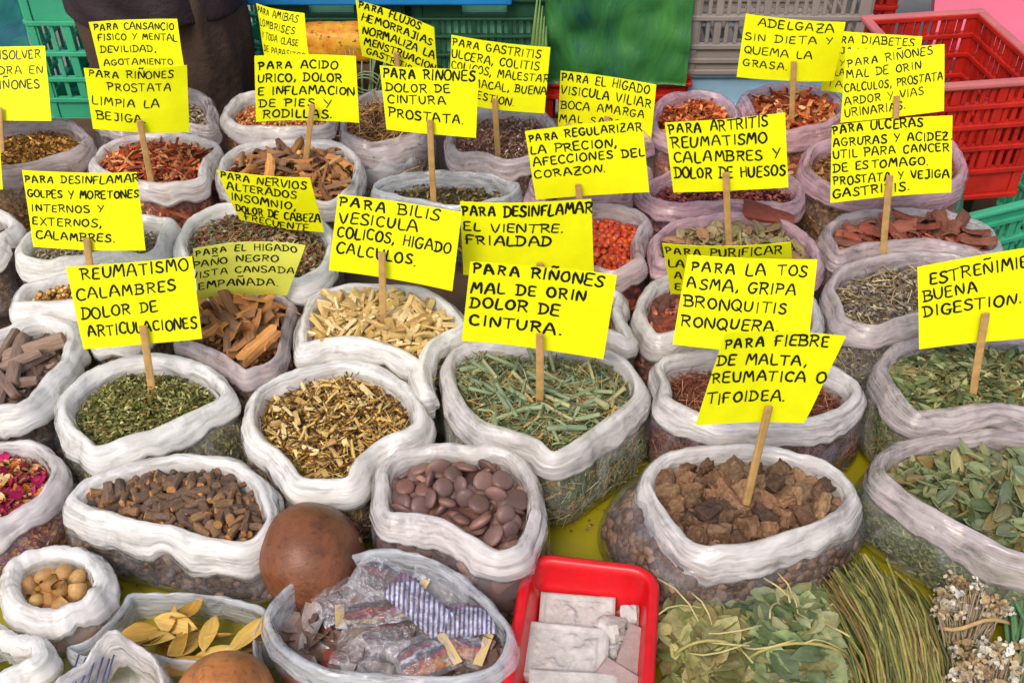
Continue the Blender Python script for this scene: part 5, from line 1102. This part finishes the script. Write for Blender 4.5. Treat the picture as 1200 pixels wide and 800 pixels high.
# ------------------------------------------------------------------ bundles of dried plants at the front
def bundle_leaf(cx, cy, wpx, hpx, n, label, cols):
    p = at(cx, cy, TZ + .02); root = empty('leaf_bundle', (p.x, p.y, TZ), label, 'herb bundle', 'bundles of dried plants')
    a = at(cx - wpx, cy, TZ); b = at(cx + wpx, cy, TZ); c = at(cx, cy - hpx, TZ); d = at(cx, cy + hpx, TZ)
    rx, ry = (b.x - a.x) / 2, (c.y - d.y) / 2
    V, F, C = [], [], []; base = 0; pal = [lin(x) for x in cols]
    for i in range(n):
        pv, pf = proto_leaf9(); L = RNG.uniform(.024, .052); W = L * RNG.uniform(.40, .75); u, v = RNG.uniform(-1, 1, 2)
        z = TZ + .006 + .046 * (1 - u * u * .6) * (1 - v * v * .5) * (.15 + .85 * i / n)
        M = rot(np.array([RNG.uniform(0, 6.28)]), np.array([RNG.normal(0, .22)]), np.array([RNG.normal(0, .25)]))[0]
        X = (pv * np.array([L, W, W * .9])) @ M.T + np.array([p.x + u * rx * (1 + .1 * v), (c.y + d.y) / 2 + v * ry, z])
        V.append(X); F.append(pf + base); base += len(pv); C.append(np.tile(np.array(pal[RNG.integers(len(pal))]) * RNG.lognormal(0, .18), (len(pv), 1)))
    o = obj('leaves', np.concatenate(V), np.concatenate(F), TINT_LEAF, root, True, None, np.concatenate(C)); o['kind'] = 'stuff'
    m = MB()
    for i in range(7):
        q = Vector((p.x + random.uniform(-.8, .8) * rx, (c.y + d.y) / 2 + random.uniform(-.9, .9) * ry, TZ + .052)); t = random.uniform(0, 6.28); l = random.uniform(.04, .09)
        P = [q + Vector((math.cos(t + .5 * s_) * l * s_, math.sin(t + .5 * s_) * l * s_, .010 * math.sin(3 * s_) - .012 * s_ * s_)) for s_ in (-.5, -.25, 0, .25, .5)]; m.tube(P, .0011, 5)
    o = m.build('stalks', plain('pale_stalk', (170, 160, 104), .6, .2, 50), root, True); o['kind'] = 'stuff'
    m = MB(); P = [Vector((p.x + math.cos(t) * rx * .98, d.y + ry * .55, TZ + .012 + .046 * max(0, math.sin(t)))) for t in np.linspace(0, math.pi, 14)]; m.tube(P, .0018, 6)
    m.build('tie', plain('grass_tie', (150, 140, 80), .6, .2, 50), root, True)
bundle_leaf(828, 765, 44, 52, 300, "bundle of crumpled olive yellow leaves next to the red tray", [(146,140,84),(126,128,74),(164,156,104),(112,114,66),(138,124,78)])
bundle_leaf(930, 765, 62, 60, 460, "bundle of broad green leaves tied with thin stalks, between olive leaves and thin stems", [(120,136,88),(142,152,104),(104,120,74),(158,158,116),(96,112,78),(134,128,84)])
# thin stems
p = at(1040, 730, TZ); root = empty('stem_bundle', p, "bundle of many thin green brown stems between the leaf bundle and the dried flowers", 'herb bundle', 'bundles of dried plants')
V, F, C = [], [], []; base = 0
for i in range(300):
    u = random.gauss(0, .42); u = max(-1, min(1, u)); top = at(1010 + u * 62 + random.gauss(0, 6), 668 + 26 * abs(u) + random.uniform(-14, 22), TZ + .012 + .034 * (1 - u * u)); bot = at(1058 + u * 50, 840, TZ + .012 + .036 * (1 - u * u))
    top.z += random.uniform(-.012, .012); bot.z += random.uniform(-.012, .012); P = []
    for s_ in np.linspace(0, 1, 6): q = top.lerp(bot, s_); P.append(q + Vector((random.gauss(0, .0022) + .010 * math.sin(s_ * 2.6) * (1 + .4 * u), 0, .016 * math.sin(math.pi * s_) + random.gauss(0, .0012))))
    mb = MB(); mb.tube(P, random.uniform(.0009, .0019), 5, False); V.append(np.array([tuple(x) for x in mb.v])); F.append(np.array(mb.f) + base); base += len(mb.v)
    C.append(np.tile(np.array(lin(random.choice([(128,124,64),(104,112,62),(150,138,80),(92,92,52),(118,96,54)]))) * random.uniform(.8, 1.2), (len(mb.v), 1)))
o = obj('stems', np.concatenate(V), np.concatenate(F), TINT, root, True, None, np.concatenate(C)); o['kind'] = 'stuff'
bb = MB(); P = [at(1080 + 4 * math.sin(k), 745 + k * 12, TZ + .045 - .002 * k) for k in range(7)]; bb.tube(P, [.0035, .004, .0042, .004, .0045, .004, .004], 7); bb.build('woody_stalk', plain('woody_stalk', (128, 104, 84), .8, .3, 60), root, True)
# bundles of pale dried flowers
FLW = tinted('papery_flower', .8, .15, (1, 1, 1), 300, .25, .4)
def flower_bundle(cx, cy, wpx, hpx, n, label):
    p = at(cx, cy, TZ); root = empty('flower_bundle', p, label, 'herb bundle', 'bundles of dried plants'); V, F, C = [], [], []; base = 0; heads = []
    for i in range(n):
        q = at(cx + random.uniform(-wpx, wpx), cy + random.uniform(-hpx, hpx * .45), TZ + random.uniform(.03, .055)); heads.append(q); tone = np.array(lin(random.choice([(186,170,140),(204,198,184),(172,148,108),(190,182,166),(158,134,98)])))
        for k in range(15):
            pv, pf = (proto_leaf() if k else proto_leaf9()); l = random.uniform(.0045, .0075) if k else .011; M = rot(np.array([random.uniform(0, 6.28)]), np.array([random.gauss(-.7, .5)]), np.array([random.gauss(0, .6)]))[0]
            V.append((pv * np.array([l, l * .8, l * .9])) @ M.T + np.array(q) + np.array([random.gauss(0, .0035), random.gauss(0, .0035), random.gauss(0, .003)])); F.append(pf + base); base += len(pv); C.append(np.tile(tone * random.uniform(.75, 1.15), (len(pv), 1)))
    o = obj('flower_heads', np.concatenate(V), np.concatenate(F), FLW, root, True, None, np.concatenate(C)); o['kind'] = 'stuff'
    m = MB()
    for q in heads * 2:
        b = at(cx + (q.x - p.x) * 500, cy + hpx + random.uniform(8, 30), TZ + random.uniform(.008, .035)); q2 = q + Vector((random.gauss(0, .006), random.gauss(0, .004), -.006)); m.tube([q2, q2.lerp(b, .5) + Vector((random.gauss(0, .004), 0, .004)), b], random.uniform(.0007, .0013), 5, False)
    o = m.build('stems', plain('grey_stem', (140, 124, 100), .8, .3, 80), root, True); o['kind'] = 'stuff'
    m = MB(); P = [at(cx - wpx * 1.1 + 2.2 * wpx * k / 8, cy + hpx * .85 + 6 * math.sin(k * .8), TZ + .050 - .00016 * (k - 4) ** 2 * 8) for k in range(9)]; m.tube(P, .0024, 6); m.build('twig_tie', plain('tie_twig', (170, 140, 92), .7, .2, 60), root, True)
flower_bundle(1140, 706, 44, 30, 46, "bundle of pale papery dried flowers, the farther of two, beside the thin stems")
flower_bundle(1160, 788, 44, 34, 46, "bundle of pale papery dried flowers at the picture's bottom edge")
m = MB()
p = at(1192, 690, TZ)
for i in range(26): a = at(1178 + random.uniform(-12, 40), 668 + random.uniform(-4, 10), TZ + random.uniform(.02, .05)); b = at(1188 + random.uniform(-10, 40), 800, TZ + random.uniform(.01, .04)); m.tube([a, a.lerp(b, .5) + Vector((random.gauss(0, .004), 0, .01)), b], random.uniform(.0016, .003), 6, False)
o = m.build('green_stem_bundle', plain('green_stems', (84, 118, 76), .6, .3, 60), None, True, p); tag(o, "bundle of darker green stems at the picture's edge beside the dried flowers", 'herb bundle', 'bundles of dried plants')

# crumbs spilt on the plastic sheet between the sacks
s_gap = [(680,612),(700,600),(640,602),(790,690),(800,700),(1010,620),(1000,640),(985,600),(150,690),(60,770),(70,760),(1060,670),(720,640),(1075,690)]
V, F, C = [], [], []; base = 0
for i in range(150):
    gx, gy = random.choice(s_gap); q = at(gx + random.gauss(0, 16), gy + random.gauss(0, 11), TZ + .003)
    pv, pf = proto_flake(); l = random.uniform(.002, .008); M = rot(np.array([random.uniform(0, 6.28)]), np.array([random.gauss(0, .2)]), np.array([random.gauss(0, .2)]))[0]
    V.append((pv * np.array([l, l * .5, l * .3])) @ M.T + np.array(q)); F.append(pf + base); base += len(pv); C.append(np.tile(np.array(lin(random.choice([(120,100,60),(96,84,50),(150,130,80),(80,60,44)]))), (len(pv), 1)))
o = obj('spilt_crumbs', np.concatenate(V), np.concatenate(F), TINT, None, True, (0, 1, TZ), np.concatenate(C)); tag(o, "dry herb crumbs spilt on the olive yellow sheet between the sacks", 'crumbs', None, 'stuff')
# ------------------------------------------------------------------ crates, sheets and the vendor behind the table
def pl(name, c, **k): return plain(name, c, k.pop('rough', .45), k.pop('var', .14), k.pop('scale', 9), .15, .4, **k)
GREEN_M = pl('green_crate_plastic', (58, 158, 118)); SHADED_GREEN_M = pl('shaded_green_crate_plastic', (34, 74, 52)); GREY_M = pl('grey_crate_plastic', (140, 130, 122)); BLUE_M = pl('pale_blue_crate_plastic', (140, 178, 200)); REDC_M = pl('red_crate_plastic', (170, 30, 17), rough=.5, var=.35, scale=14); WORN_M = pl('worn_crate_edge', (176, 96, 92), rough=.6, var=.25); TEAL_M = pl('teal_plastic', (60, 150, 160))  # the dark green has the shade on the hand hole crates painted in
def wall(m, M, W, H, rows, T=.006, post=.016, bar=.008, gap=.010, rail=.010):
    """rows: list of (z0, z1, kind) between rails; kind 's' slots, 'p' solid panel, 'h' solid with a hand hole"""
    m.box((-W / 2, -T, 0), (-W / 2 + post, T * .6, H), M); m.box((W / 2 - post, -T, 0), (W / 2, T * .6, H), M)
    zs = sorted({r[0] for r in rows} | {r[1] for r in rows})
    for z in zs: m.box((-W / 2 - .001, -T * 1.5, z - rail / 2), (W / 2 + .001, T, z + rail / 2), M)
    a, b = -W / 2 + post, W / 2 - post
    for z0, z1, k in rows:
        z0 += rail / 2; z1 -= rail / 2
        if k == 'p': m.box((a, -T * .4, z0), (b, T * .3, z1), M)
        elif k == 'h':
            hw = min(.045, (b - a) * .3); zc = (z0 + z1) / 2; hh = (z1 - z0) * .24
            m.box((a, -T * .5, z0), (-hw, T * .4, z1), M); m.box((hw, -T * .5, z0), (b, T * .4, z1), M); m.box((-hw, -T * .5, z0), (hw, T * .4, zc - hh), M); m.box((-hw, -T * .5, zc + hh), (hw, T * .4, z1), M)
        else:
            n = max(2, int((b - a) / (bar + gap))); st = (b - a) / n
            for i in range(n + 1):
                x = a + i * st
                if i % 5 == 2 and n > 6: m.box((x - bar * .9, -T * .9, z0), (x + bar * .9, T * .5, z1), M)
                else: m.box((x - bar / 2, -T * .5, z0), (x + bar / 2, T * .4, z1), M)
def crate(loc, rz, W, D, H, mat, label, rows, cat='crate', group=None, rim_mat=None, **kw):
    root = empty('plastic_crate', loc, label, cat, group); B = Matrix.Translation(Vector(loc)) @ Matrix.Rotation(rz, 4, 'Z')
    for nm, off, a, L in (('front_wall', (0, 0, 0), 0, W), ('back_wall', (0, D, 0), math.pi, W), ('side_wall', (-W / 2, D / 2, 0), -math.pi / 2, D), ('side_wall', (W / 2, D / 2, 0), math.pi / 2, D)):
        m = MB(); wall(m, B @ Matrix.Translation(off) @ Matrix.Rotation(a, 4, 'Z'), L, H, rows, **kw); m.build(nm, mat, root, bevel=.0015)
    m = MB(); n = int(W / .03)
    for i in range(n): x = -W / 2 + W * (i + .5) / n; m.box((x - .008, .002, .004), (x + .008, D - .002, .010), B)
    for k in range(4): y = D * (k + .5) / 4; m.box((-W / 2, y - .008, .0105), (W / 2, y + .008, .015), B)
    m.build('base_grid', mat, root)
    m = MB()
    r_ = .012
    for (x0, y0, x1, y1) in ((-W / 2 - r_, -r_, W / 2 + r_, .004), (-W / 2 - r_, D - .004, W / 2 + r_, D + r_), (-W / 2 - r_, .0045, -W / 2 + .004, D - .0045), (W / 2 - .004, .0045, W / 2 + r_, D - .0045)): m.box((x0, y0, H - .002), (x1, y1, H + .008), B)
    m.build('rim', rim_mat or mat, root, bevel=.003); return root
R4 = [(.0, .05, 'p'), (.05, .12, 's'), (.12, .19, 's'), (.19, .26, 's'), (.26, .30, 'p')]
# light blue crate with the grey one stacked on it
crate((.53, 2.10, .305), .01, .36, .30, .30, BLUE_M, "pale blue crate under the grey one, behind the adelgaza card", [(0, .05, 's'), (.05, .10, 's'), (.10, .17, 's'), (.17, .23, 's'), (.23, .30, 'p')], group='crates stacked behind the table')
crate((.53, 2.10, .0), .02, .36, .30, .295, BLUE_M, "lowest pale blue crate standing on the ground behind the table", R4, group='crates stacked behind the table')
crate((.53, 2.09, .617), .0, .35, .30, .27, GREY_M, "grey slatted crate behind the adelgaza card, on the pale blue crate", [(0, .025, 'p'), (.025, .055, 'p'), (.055, .115, 's'), (.115, .20, 's'), (.20, .27, 's')], group='crates stacked behind the table')
# dark green crates with hand holes
GR4 = [(0, .09, 's'), (.09, .14, 's'), (.14, .185, 's'), (.185, .225, 's'), (.225, .262, 's'), (.262, .30, 'h')]
for x, lb in ((-.36, "dark green crate with a hand hole, behind the mottled orange bundle"), (-.055, "dark green crate with a hand hole, between the flujos card and the green sheet")):
    crate((x, 2.12, .455), 0, .28, .24, .30, SHADED_GREEN_M, lb, GR4, group='crates stacked behind the table', rail=.006, bar=.006, gap=.008)
    crate((x, 2.12, .14), 0, .28, .24, .305, SHADED_GREEN_M, "lower dark green crate under " + ("the one behind the orange bundle" if x < -.2 else "the one beside the green sheet"), R4, group='crates stacked behind the table')
    m = MB(); m.box((x - .12, 2.134, .475), (x + .12, 2.150, .735)); lo = m.build('slot_light_panel', pl('slot_light_green', (150, 226, 186)), None, False, (x, 2.3, .47), .006); tag(lo, "added pale panel standing in for light through the dark green crate " + ("behind the orange bundle" if x < -.2 else "beside the green sheet"), 'sheet')  # panel added behind the slots, its pale colour stands for light coming through
    m = MB(); m.box((x - .14, 2.10, .0), (x + .14, 2.36, .135)); lo = m.build('wooden_block', wood_m, None, False, (x, 2.1, 0), .004); tag(lo, "wooden block under the dark green crates " + ("behind the orange bundle" if x < -.2 else "beside the green sheet"), 'block')
m = MB(); m.box((-.52, 2.085, .757), (.0, 2.14, .79)); lo = m.build('blue_board', pl('blue_board', (30, 120, 180)), None, False, (-.26, 2.1, .757), .004); tag(lo, "bright blue board lying along the top of the dark green crates", 'board')
# mottled orange bundle
t = NT('mottled_orange'); v = t.coords(); n1 = t.noise(30, 5, .7, v); n2 = t.noise(90, 3, .6, v); r1 = t.ramp(n1.outputs[0], [(.35, lin((196, 110, 24))), (.6, lin((214, 160, 44)))]); sp = t.ramp(n2.outputs[0], [(.33, lin((90, 50, 40))), (.40, (1, 1, 1))]); cc = t.mix(r1.outputs[0], sp.outputs[0], .8, 'MULTIPLY'); OM = t.done(t.bsdf(cc, .5, t.bump(n1.outputs[0], .5, .006)))
p = atY(392, 50, 2.03); me = m_rock(.17, .07, .075, OM, .18, 6, 'mottled_bundle')
me.polygons.foreach_set("use_smooth", [True] * len(me.polygons)); o = link('mottled_bundle', me, None, None, (p.x, p.y, p.z)); tag(o, "mottled orange yellow bundle in front of the dark green crate, beside the amibas card", 'bundle')
m = MB(); m.box((p.x - .08, 1.97, .0), (p.x + .08, 2.075, p.z - .034)); lo = m.build('wooden_stand', wood_m, None, False, (p.x, 2.0, 0), .004); tag(lo, "narrow wooden stand under the mottled orange bundle", 'stand')
# hanging sheets
def sheet(name, x0, x1, z0, z1, Y, mat, label, amp=.010, cat='sheet', f=18):
    nx, ny = 40, 30; V = []
    for s_ in (0, 1):
        for j in range(ny):
            for i in range(nx):
                x = x0 + (x1 - x0) * i / (nx - 1); z = z0 + (z1 - z0) * j / (ny - 1)
                V.append((x, Y + .002 * s_ + amp * nz(x * f * .5, z * f * .25, Y) + amp * .5 * nz(x * f, z * f, Y + 4) + amp * .9 * (.3 - abs(nz(x * f * .6 + z * 5, z * f * .5 - x * 3, Y + 9))), z + .004 * nz(x * 9, 1, Y)))
    n_ = nx * ny; g = grid_faces(ny, nx, False); F = [tuple(q) for q in g] + [tuple(q[::-1] + n_) for q in g]
    rim = list(range(nx)) + [j * nx + nx - 1 for j in range(1, ny)] + [(ny - 1) * nx + i for i in range(nx - 2, -1, -1)] + [j * nx for j in range(ny - 2, 0, -1)]
    for a, b in zip(rim, rim[1:] + rim[:1]): F.append((a, b, b + n_, a + n_))
    o = obj(name, V, F, mat, None, True, (x0, Y, z0)); tag(o, label, cat); return o
t = NT('green_sheet'); v = t.coords((1, 1, .6)); n1 = t.noise(7, 6, .7, v, 1.5); r1 = t.ramp(n1.outputs[0], [(.3, lin((24, 62, 78))), (.44, lin((44, 100, 56))), (.7, lin((66, 128, 56)))]); GSM = t.done(t.bsdf(r1.outputs[0], .38, t.bump(n1.outputs[0], .5, .01)))
t = NT('teal_tarp'); v = t.coords((1, 1, .6)); n1 = t.noise(6, 6, .7, v, 1.5); r1 = t.ramp(n1.outputs[0], [(.35, lin((16, 74, 100))), (.52, lin((34, 112, 104))), (.7, lin((52, 130, 112)))]); TTM = t.done(t.bsdf(r1.outputs[0], .45, t.bump(n1.outputs[0], .5, .01)))
sheet('green_plastic_sheet', .064, .352, .603, .90, 2.05, GSM, "green plastic sheet hanging behind the visicula viliar card", .022)
crate((.21, 2.075, .31), 0, .29, .30, .285, REDC_M, "red crate showing just below the hanging green sheet", R4, group='crates stacked behind the table')
crate((.21, 2.075, .0), 0, .29, .30, .30, REDC_M, "lowest red crate on the ground behind the table", R4, group='crates stacked behind the table')
sheet('teal_tarp', -1.55, -1.055, .30, .95, 2.28, TTM, "teal tarpaulin hanging at the picture's edge behind the disolver piedra card", .016)
crate((-.87, 2.25, .42), .0, .33, .30, .30, GREEN_M, "bright green crate beside the teal tarpaulin and the person's trousers", [(0, .05, 'p'), (.05, .10, 's'), (.10, .16, 's'), (.16, .23, 's'), (.23, .30, 'p')], group='crates stacked behind the table', gap=.020, bar=.010)
crate((-.87, 2.25, .11), .0, .33, .30, .305, GREEN_M, "lower green crate beside the teal tarpaulin", R4, group='crates stacked behind the table', gap=.020)
m = MB(); m.box((-1.02, 2.24, 0), (-.72, 2.53, .105)); lo = m.build('wooden_block', wood_m, None, False, (-.88, 2.4, 0), .004); tag(lo, "wooden block under the bright green crates", 'block')
crate((-.62, 2.44, .40), -.45, .28, .26, .34, GREEN_M, "green crate turned at an angle between the person and the amibas card", R4, group='crates stacked behind the table', gap=.03)
m = MB(); m.box((-.75, 2.42, 0), (-.45, 2.68, .395)); lo = m.build('wooden_block', wood_m, None, False, (-.6, 2.5, 0), .004); tag(lo, "tall wooden block under the angled green crate", 'block')
# red crate at the side, on green ones
zR = .815; A = at(1106, 97, zR); Bc = at(1005, 22, zR); Cc = at(1265, 87, zR); Dc = at(1120, 14, zR)
e1 = (Cc - A) + (Dc - Bc); ang_ = math.atan2(e1.y, e1.x); e1n = Vector((math.cos(ang_), math.sin(ang_), 0)); e2n = Vector((-e1n.y, e1n.x, 0)); W_ = e1.length / 2; D_ = abs(((Bc + Dc) / 2 - (A + Cc) / 2).dot(e2n))
cc_ = (A + Bc + Cc + Dc) / 4; mid = cc_ - e2n * D_ / 2
crate((mid.x, mid.y, .592), ang_, W_, D_, .215, REDC_M, "large red crate standing on a green one at the picture's edge", [(0, .052, 'p'), (.052, .098, 's'), (.098, .14, 's'), (.14, .178, 's'), (.178, .215, 's')], group=None, rim_mat=WORN_M, rail=.009, bar=.009, gap=.007)
G1 = at(1112, 259, .582); G2 = at(1240, 228, .582); ga = math.atan2(G2.y - G1.y, G2.x - G1.x); gm = G1 + (G2 - G1).normalized() * .25
crate((gm.x, gm.y, .29), ga, .50, .36, .29, GREEN_M, "green crate under the large red one, by the sack of broad red bark", [(0, .07, 's'), (.07, .15, 's'), (.15, .22, 's'), (.22, .265, 's'), (.265, .29, 'p')], group='crates stacked behind the table')
crate((gm.x + .005, gm.y + .005, 0), ga, .50, .36, .281, GREEN_M, "lowest green crate under the large red one", R4, group='crates stacked behind the table')
PINK_M = plain('pink_plastic', (218, 100, 118), .5, .10, 5, .3)
pk = empty('pink_table', (1.4, 2.5, 0), "neighbouring table covered in pink plastic beyond the large red crate", 'table')
prism('table_cover', [(.80, 1.97), (2.6, 1.97), (2.6, 3.4), (.97, 3.4), (.97, 2.5)], .66, .70, PINK_M, pk)
for x, y in ((1.02, 2.05), (2.5, 2.05), (1.02, 3.3), (2.5, 3.3)): m = MB(); m.box((x - .025, y - .025, 0), (x + .025, y + .025, .659)); m.build('leg', wood_m, pk)
crate((.79, 2.56, .36), .0, .26, .26, .31, REDC_M, "small red slatted crate between the grey crate and the pink table", R4)
m = MB(); m.box((.66, 2.55, 0), (.92, 2.82, .355)); lo = m.build('wooden_block', wood_m, None, False, (.79, 2.6, 0), .004); tag(lo, "wooden block under the small red crate", 'block')
sheet('teal_cloth', .70, .838, .35, .78, 2.49, TEAL_M, "strip of teal cloth hanging between the grey crate and the small red crate", .006)
# a few long green blades against the dark crate
m = MB(); GB = pl('green_blade', (96, 128, 62), rough=.5); p = atY(630, 60, 2.03)
for k in range(5):
    x = p.x - .012 + .007 * k; m.tube([(x - .01, 2.02, .56), (x, 2.025, .68), (x + .012 - .003 * k, 2.03, .82 - .02 * k)], [.004, .005, .001], 6)
o = m.build('leafy_plant', GB, None, True, (p.x, 2.02, .56)); tag(o, "clump of long green leaf blades beside the hanging green sheet", 'plant')
m = MB(); p = atY(428, 92, 1.97)
for k in range(16):
    a = random.uniform(-.03, .03); m.tube([(p.x + a, 1.955 + random.uniform(-.01, .01), .56), (p.x + a * 1.2, 1.96, .64), (p.x + a * 1.8 + random.gauss(0, .012), 1.965, .70 + random.uniform(-.02, .03))], [.0026, .0022, .0012], 5)
for k in range(3): q = [(p.x + .026 * math.cos(t_) + .004 * k, 1.945, .655 + .02 * math.sin(t_) + .006 * k) for t_ in np.linspace(0, 5.4, 14)]; m.tube(q, .0016, 5)
o = m.build('grass_stalks', pl('grass_stalk', (120, 136, 96)), None, True, (p.x, 1.96, .56)); tag(o, "tuft of looped grass stalks behind the sack of tan twigs, below the flujos card", 'plant')
m = MB(); m.box((p.x - .06, 1.935, .50), (p.x + .06, 2.005, .558)); lo = m.build('wooden_ledge', wood_m, None, False, (p.x, 1.95, .5), .003)
for sx in (-.05, .05): m2 = MB(); m2.box((p.x + sx - .01, 1.95, 0), (p.x + sx + .01, 1.99, .499)); m2.build('leg', wood_m, lo)
tag(lo, "small wooden ledge carrying the grass stalks behind the table", 'ledge')

# the vendor: dark trousers and jacket, only hips and thighs are in the picture
def skin(name, pts, edges, mat, parent, sub=2, root=0):
    base = wloc(parent); me = bpy.data.meshes.new(name); me.from_pydata([Vector(p[0]) - base for p in pts], edges, []); o = link(name, me, mat, parent)
    m = o.modifiers.new("skin", 'SKIN'); m.use_smooth_shade = True
    for i, p in enumerate(pts):
        r_ = p[1]; me.skin_vertices[0].data[i].radius = r_ if isinstance(r_, tuple) else (r_, r_); me.skin_vertices[0].data[i].use_root = (i == root)
    s_ = o.modifiers.new("sub", 'SUBSURF'); s_.levels = sub; s_.render_levels = sub; return o
px_, py_ = -.672, 2.04
person = empty('person', (px_, py_, 0), "person in dark brown trousers and a black jacket standing behind the table", 'person')
SKIN_M = plain('skin', (160, 112, 84), .5, .08, 20, .1); TR_M = plain('brown_trousers', (74, 58, 48), .8, .14, 16, .5, .2, .006); JK_M = plain('black_jacket', (44, 32, 36), .6, .2, 14, .5, .35, .006); HAIR_M = plain('black_hair', (20, 16, 14), .5, .2, 80, .4)
def P_(x, y, z): return (px_ + x, py_ + y, z)
B = [(P_(0, 0, .95), (.13, .10)), (P_(0, 0, 1.15), (.12, .10)), (P_(0, .01, 1.36), (.15, .10)), (P_(0, 0, 1.48), .055), (P_(0, -.02, 1.60), (.072, .085)), (P_(0, -.02, 1.70), (.07, .085)),
     (P_(-.19, .01, 1.40), .052), (P_(-.24, .03, 1.13), .042), (P_(-.12, -.16, 1.14), .030), (P_(-.05, -.20, 1.15), (.034, .016)), (P_(.19, .01, 1.40), .052), (P_(.24, .03, 1.13), .042), (P_(.12, -.18, 1.20), .030), (P_(.05, -.22, 1.22), (.034, .016)),
     (P_(-.075, 0, .86), .070), (P_(-.078, -.01, .50), .050), (P_(-.09, 0, .10), .038), (P_(-.10, -.14, .04), .034), (P_(.075, 0, .86), .070), (P_(.078, -.01, .50), .050), (P_(.09, 0, .10), .038), (P_(.10, -.14, .04), .034), (P_(0, -.115, 1.635), .014)]
E = [(0,1),(1,2),(2,3),(3,4),(4,5),(2,6),(6,7),(7,8),(8,9),(2,10),(10,11),(11,12),(12,13),(0,14),(14,15),(15,16),(16,17),(0,18),(18,19),(19,20),(20,21),(4,22)]
for sx, wi, zh in ((-1, 9, 1.15), (1, 13, 1.22)):
    for k in range(4):
        i = len(B); z = zh + .024 - .016 * k; B += [(P_(sx * .005, -.215 - .004 * abs(k - 1), z), .009), (P_(sx * -.025, -.21 - .004 * abs(k - 1), z - .004), .008)]; E += [(wi, i), (i, i + 1)]
    i = len(B); B += [(P_(sx * .045, -.225, zh + .035), .010), (P_(sx * .03, -.235, zh + .055), .009)]; E += [(wi, i), (i, i + 1)]
skin('body', B, E, SKIN_M, person)
# trousers and jacket as lofts round the legs and trunk
def loft(name, rings, mat, parent, n=56, amp=.006, th=.003):
    V = []; dense = []
    for q0, q1 in zip(rings, rings[1:]): dense += [tuple(q0[i] + (q1[i] - q0[i]) * k / 4 for i in range(5)) for k in range(4)]
    rings = dense + [rings[-1]]
    for j, (cx, cy, z, rx, ry) in enumerate(rings):
        for k in range(n):
            a = 6.283 * k / n; w_ = amp * (nz(math.cos(a) * 2, math.sin(a) * 2, z * 9) + .6 * nz(math.cos(a) * 4, math.sin(a) * 4, z * 22 + math.cos(a) * 3)) + amp * 2.2 * (.25 - abs(nz(math.cos(a) * 1.6 + z * 3, math.sin(a) * 1.6, z * 7 + math.cos(a) * 2)))
            V.append(P_(cx + (rx + w_) * math.cos(a), cy + (ry + w_) * math.sin(a), z + .022 * nz(math.cos(a) * 1.5, math.sin(a) * 1.5 + 4, j * .03)))
    o = obj(name, np.array(V), grid_faces(len(rings), n), mat, parent); m = o.modifiers.new("thickness", 'SOLIDIFY'); m.thickness = th; s_ = o.modifiers.new("sub", 'SUBSURF'); s_.levels = 1; s_.render_levels = 1; return o
tr = []
for sx in (-1, 1):
    tr = [(sx * .088, -.02, .08, .066, .075), (sx * .086, -.015, .25, .074, .085), (sx * .080, -.01, .45, .080, .09), (sx * .074, -.005, .60, .084, .105), (sx * .070, 0, .72, .088, .115), (sx * .066, 0, .82, .088, .120), (sx * .055, 0, .93, .10, .12)]
    loft('trouser_leg', tr, TR_M, person, amp=.010)
loft('jacket', [(0, 0, .790, .168, .150), (0, 0, .83, .166, .15), (0, 0, .92, .165, .145), (0, 0, 1.1, .175, .14), (0, .01, 1.3, .20, .13), (0, .01, 1.42, .19, .11), (0, 0, 1.50, .075, .075)], JK_M, person, amp=.012)
for sx in (-1, 1): skin('sleeve', [(P_(sx * .17, .01, 1.40), .070), (P_(sx * .245, .03, 1.13), .058), (P_(sx * .14, -.15, 1.14 if sx < 0 else 1.19), .046)], [(0, 1), (1, 2)], JK_M, person)
for sx in (-1, 1): skin('shoe', [(P_(sx * .09, .03, .05), .045), (P_(sx * .10, -.15, .035), .036)], [(0, 1)], HAIR_M, person)
skin('hair', [(P_(0, .02, 1.62), .075), (P_(0, .0, 1.715), .080), (P_(0, -.05, 1.745), .055)], [(0, 1), (1, 2)], HAIR_M, person)
m = MB()
for sx in (-1, 1): m.tube([P_(sx * .032, -.103, 1.660), P_(sx * .032, -.092, 1.660)], [.006, .011], 10)
m.build('eyes', plain('eye', (30, 20, 16), .2), person, True)
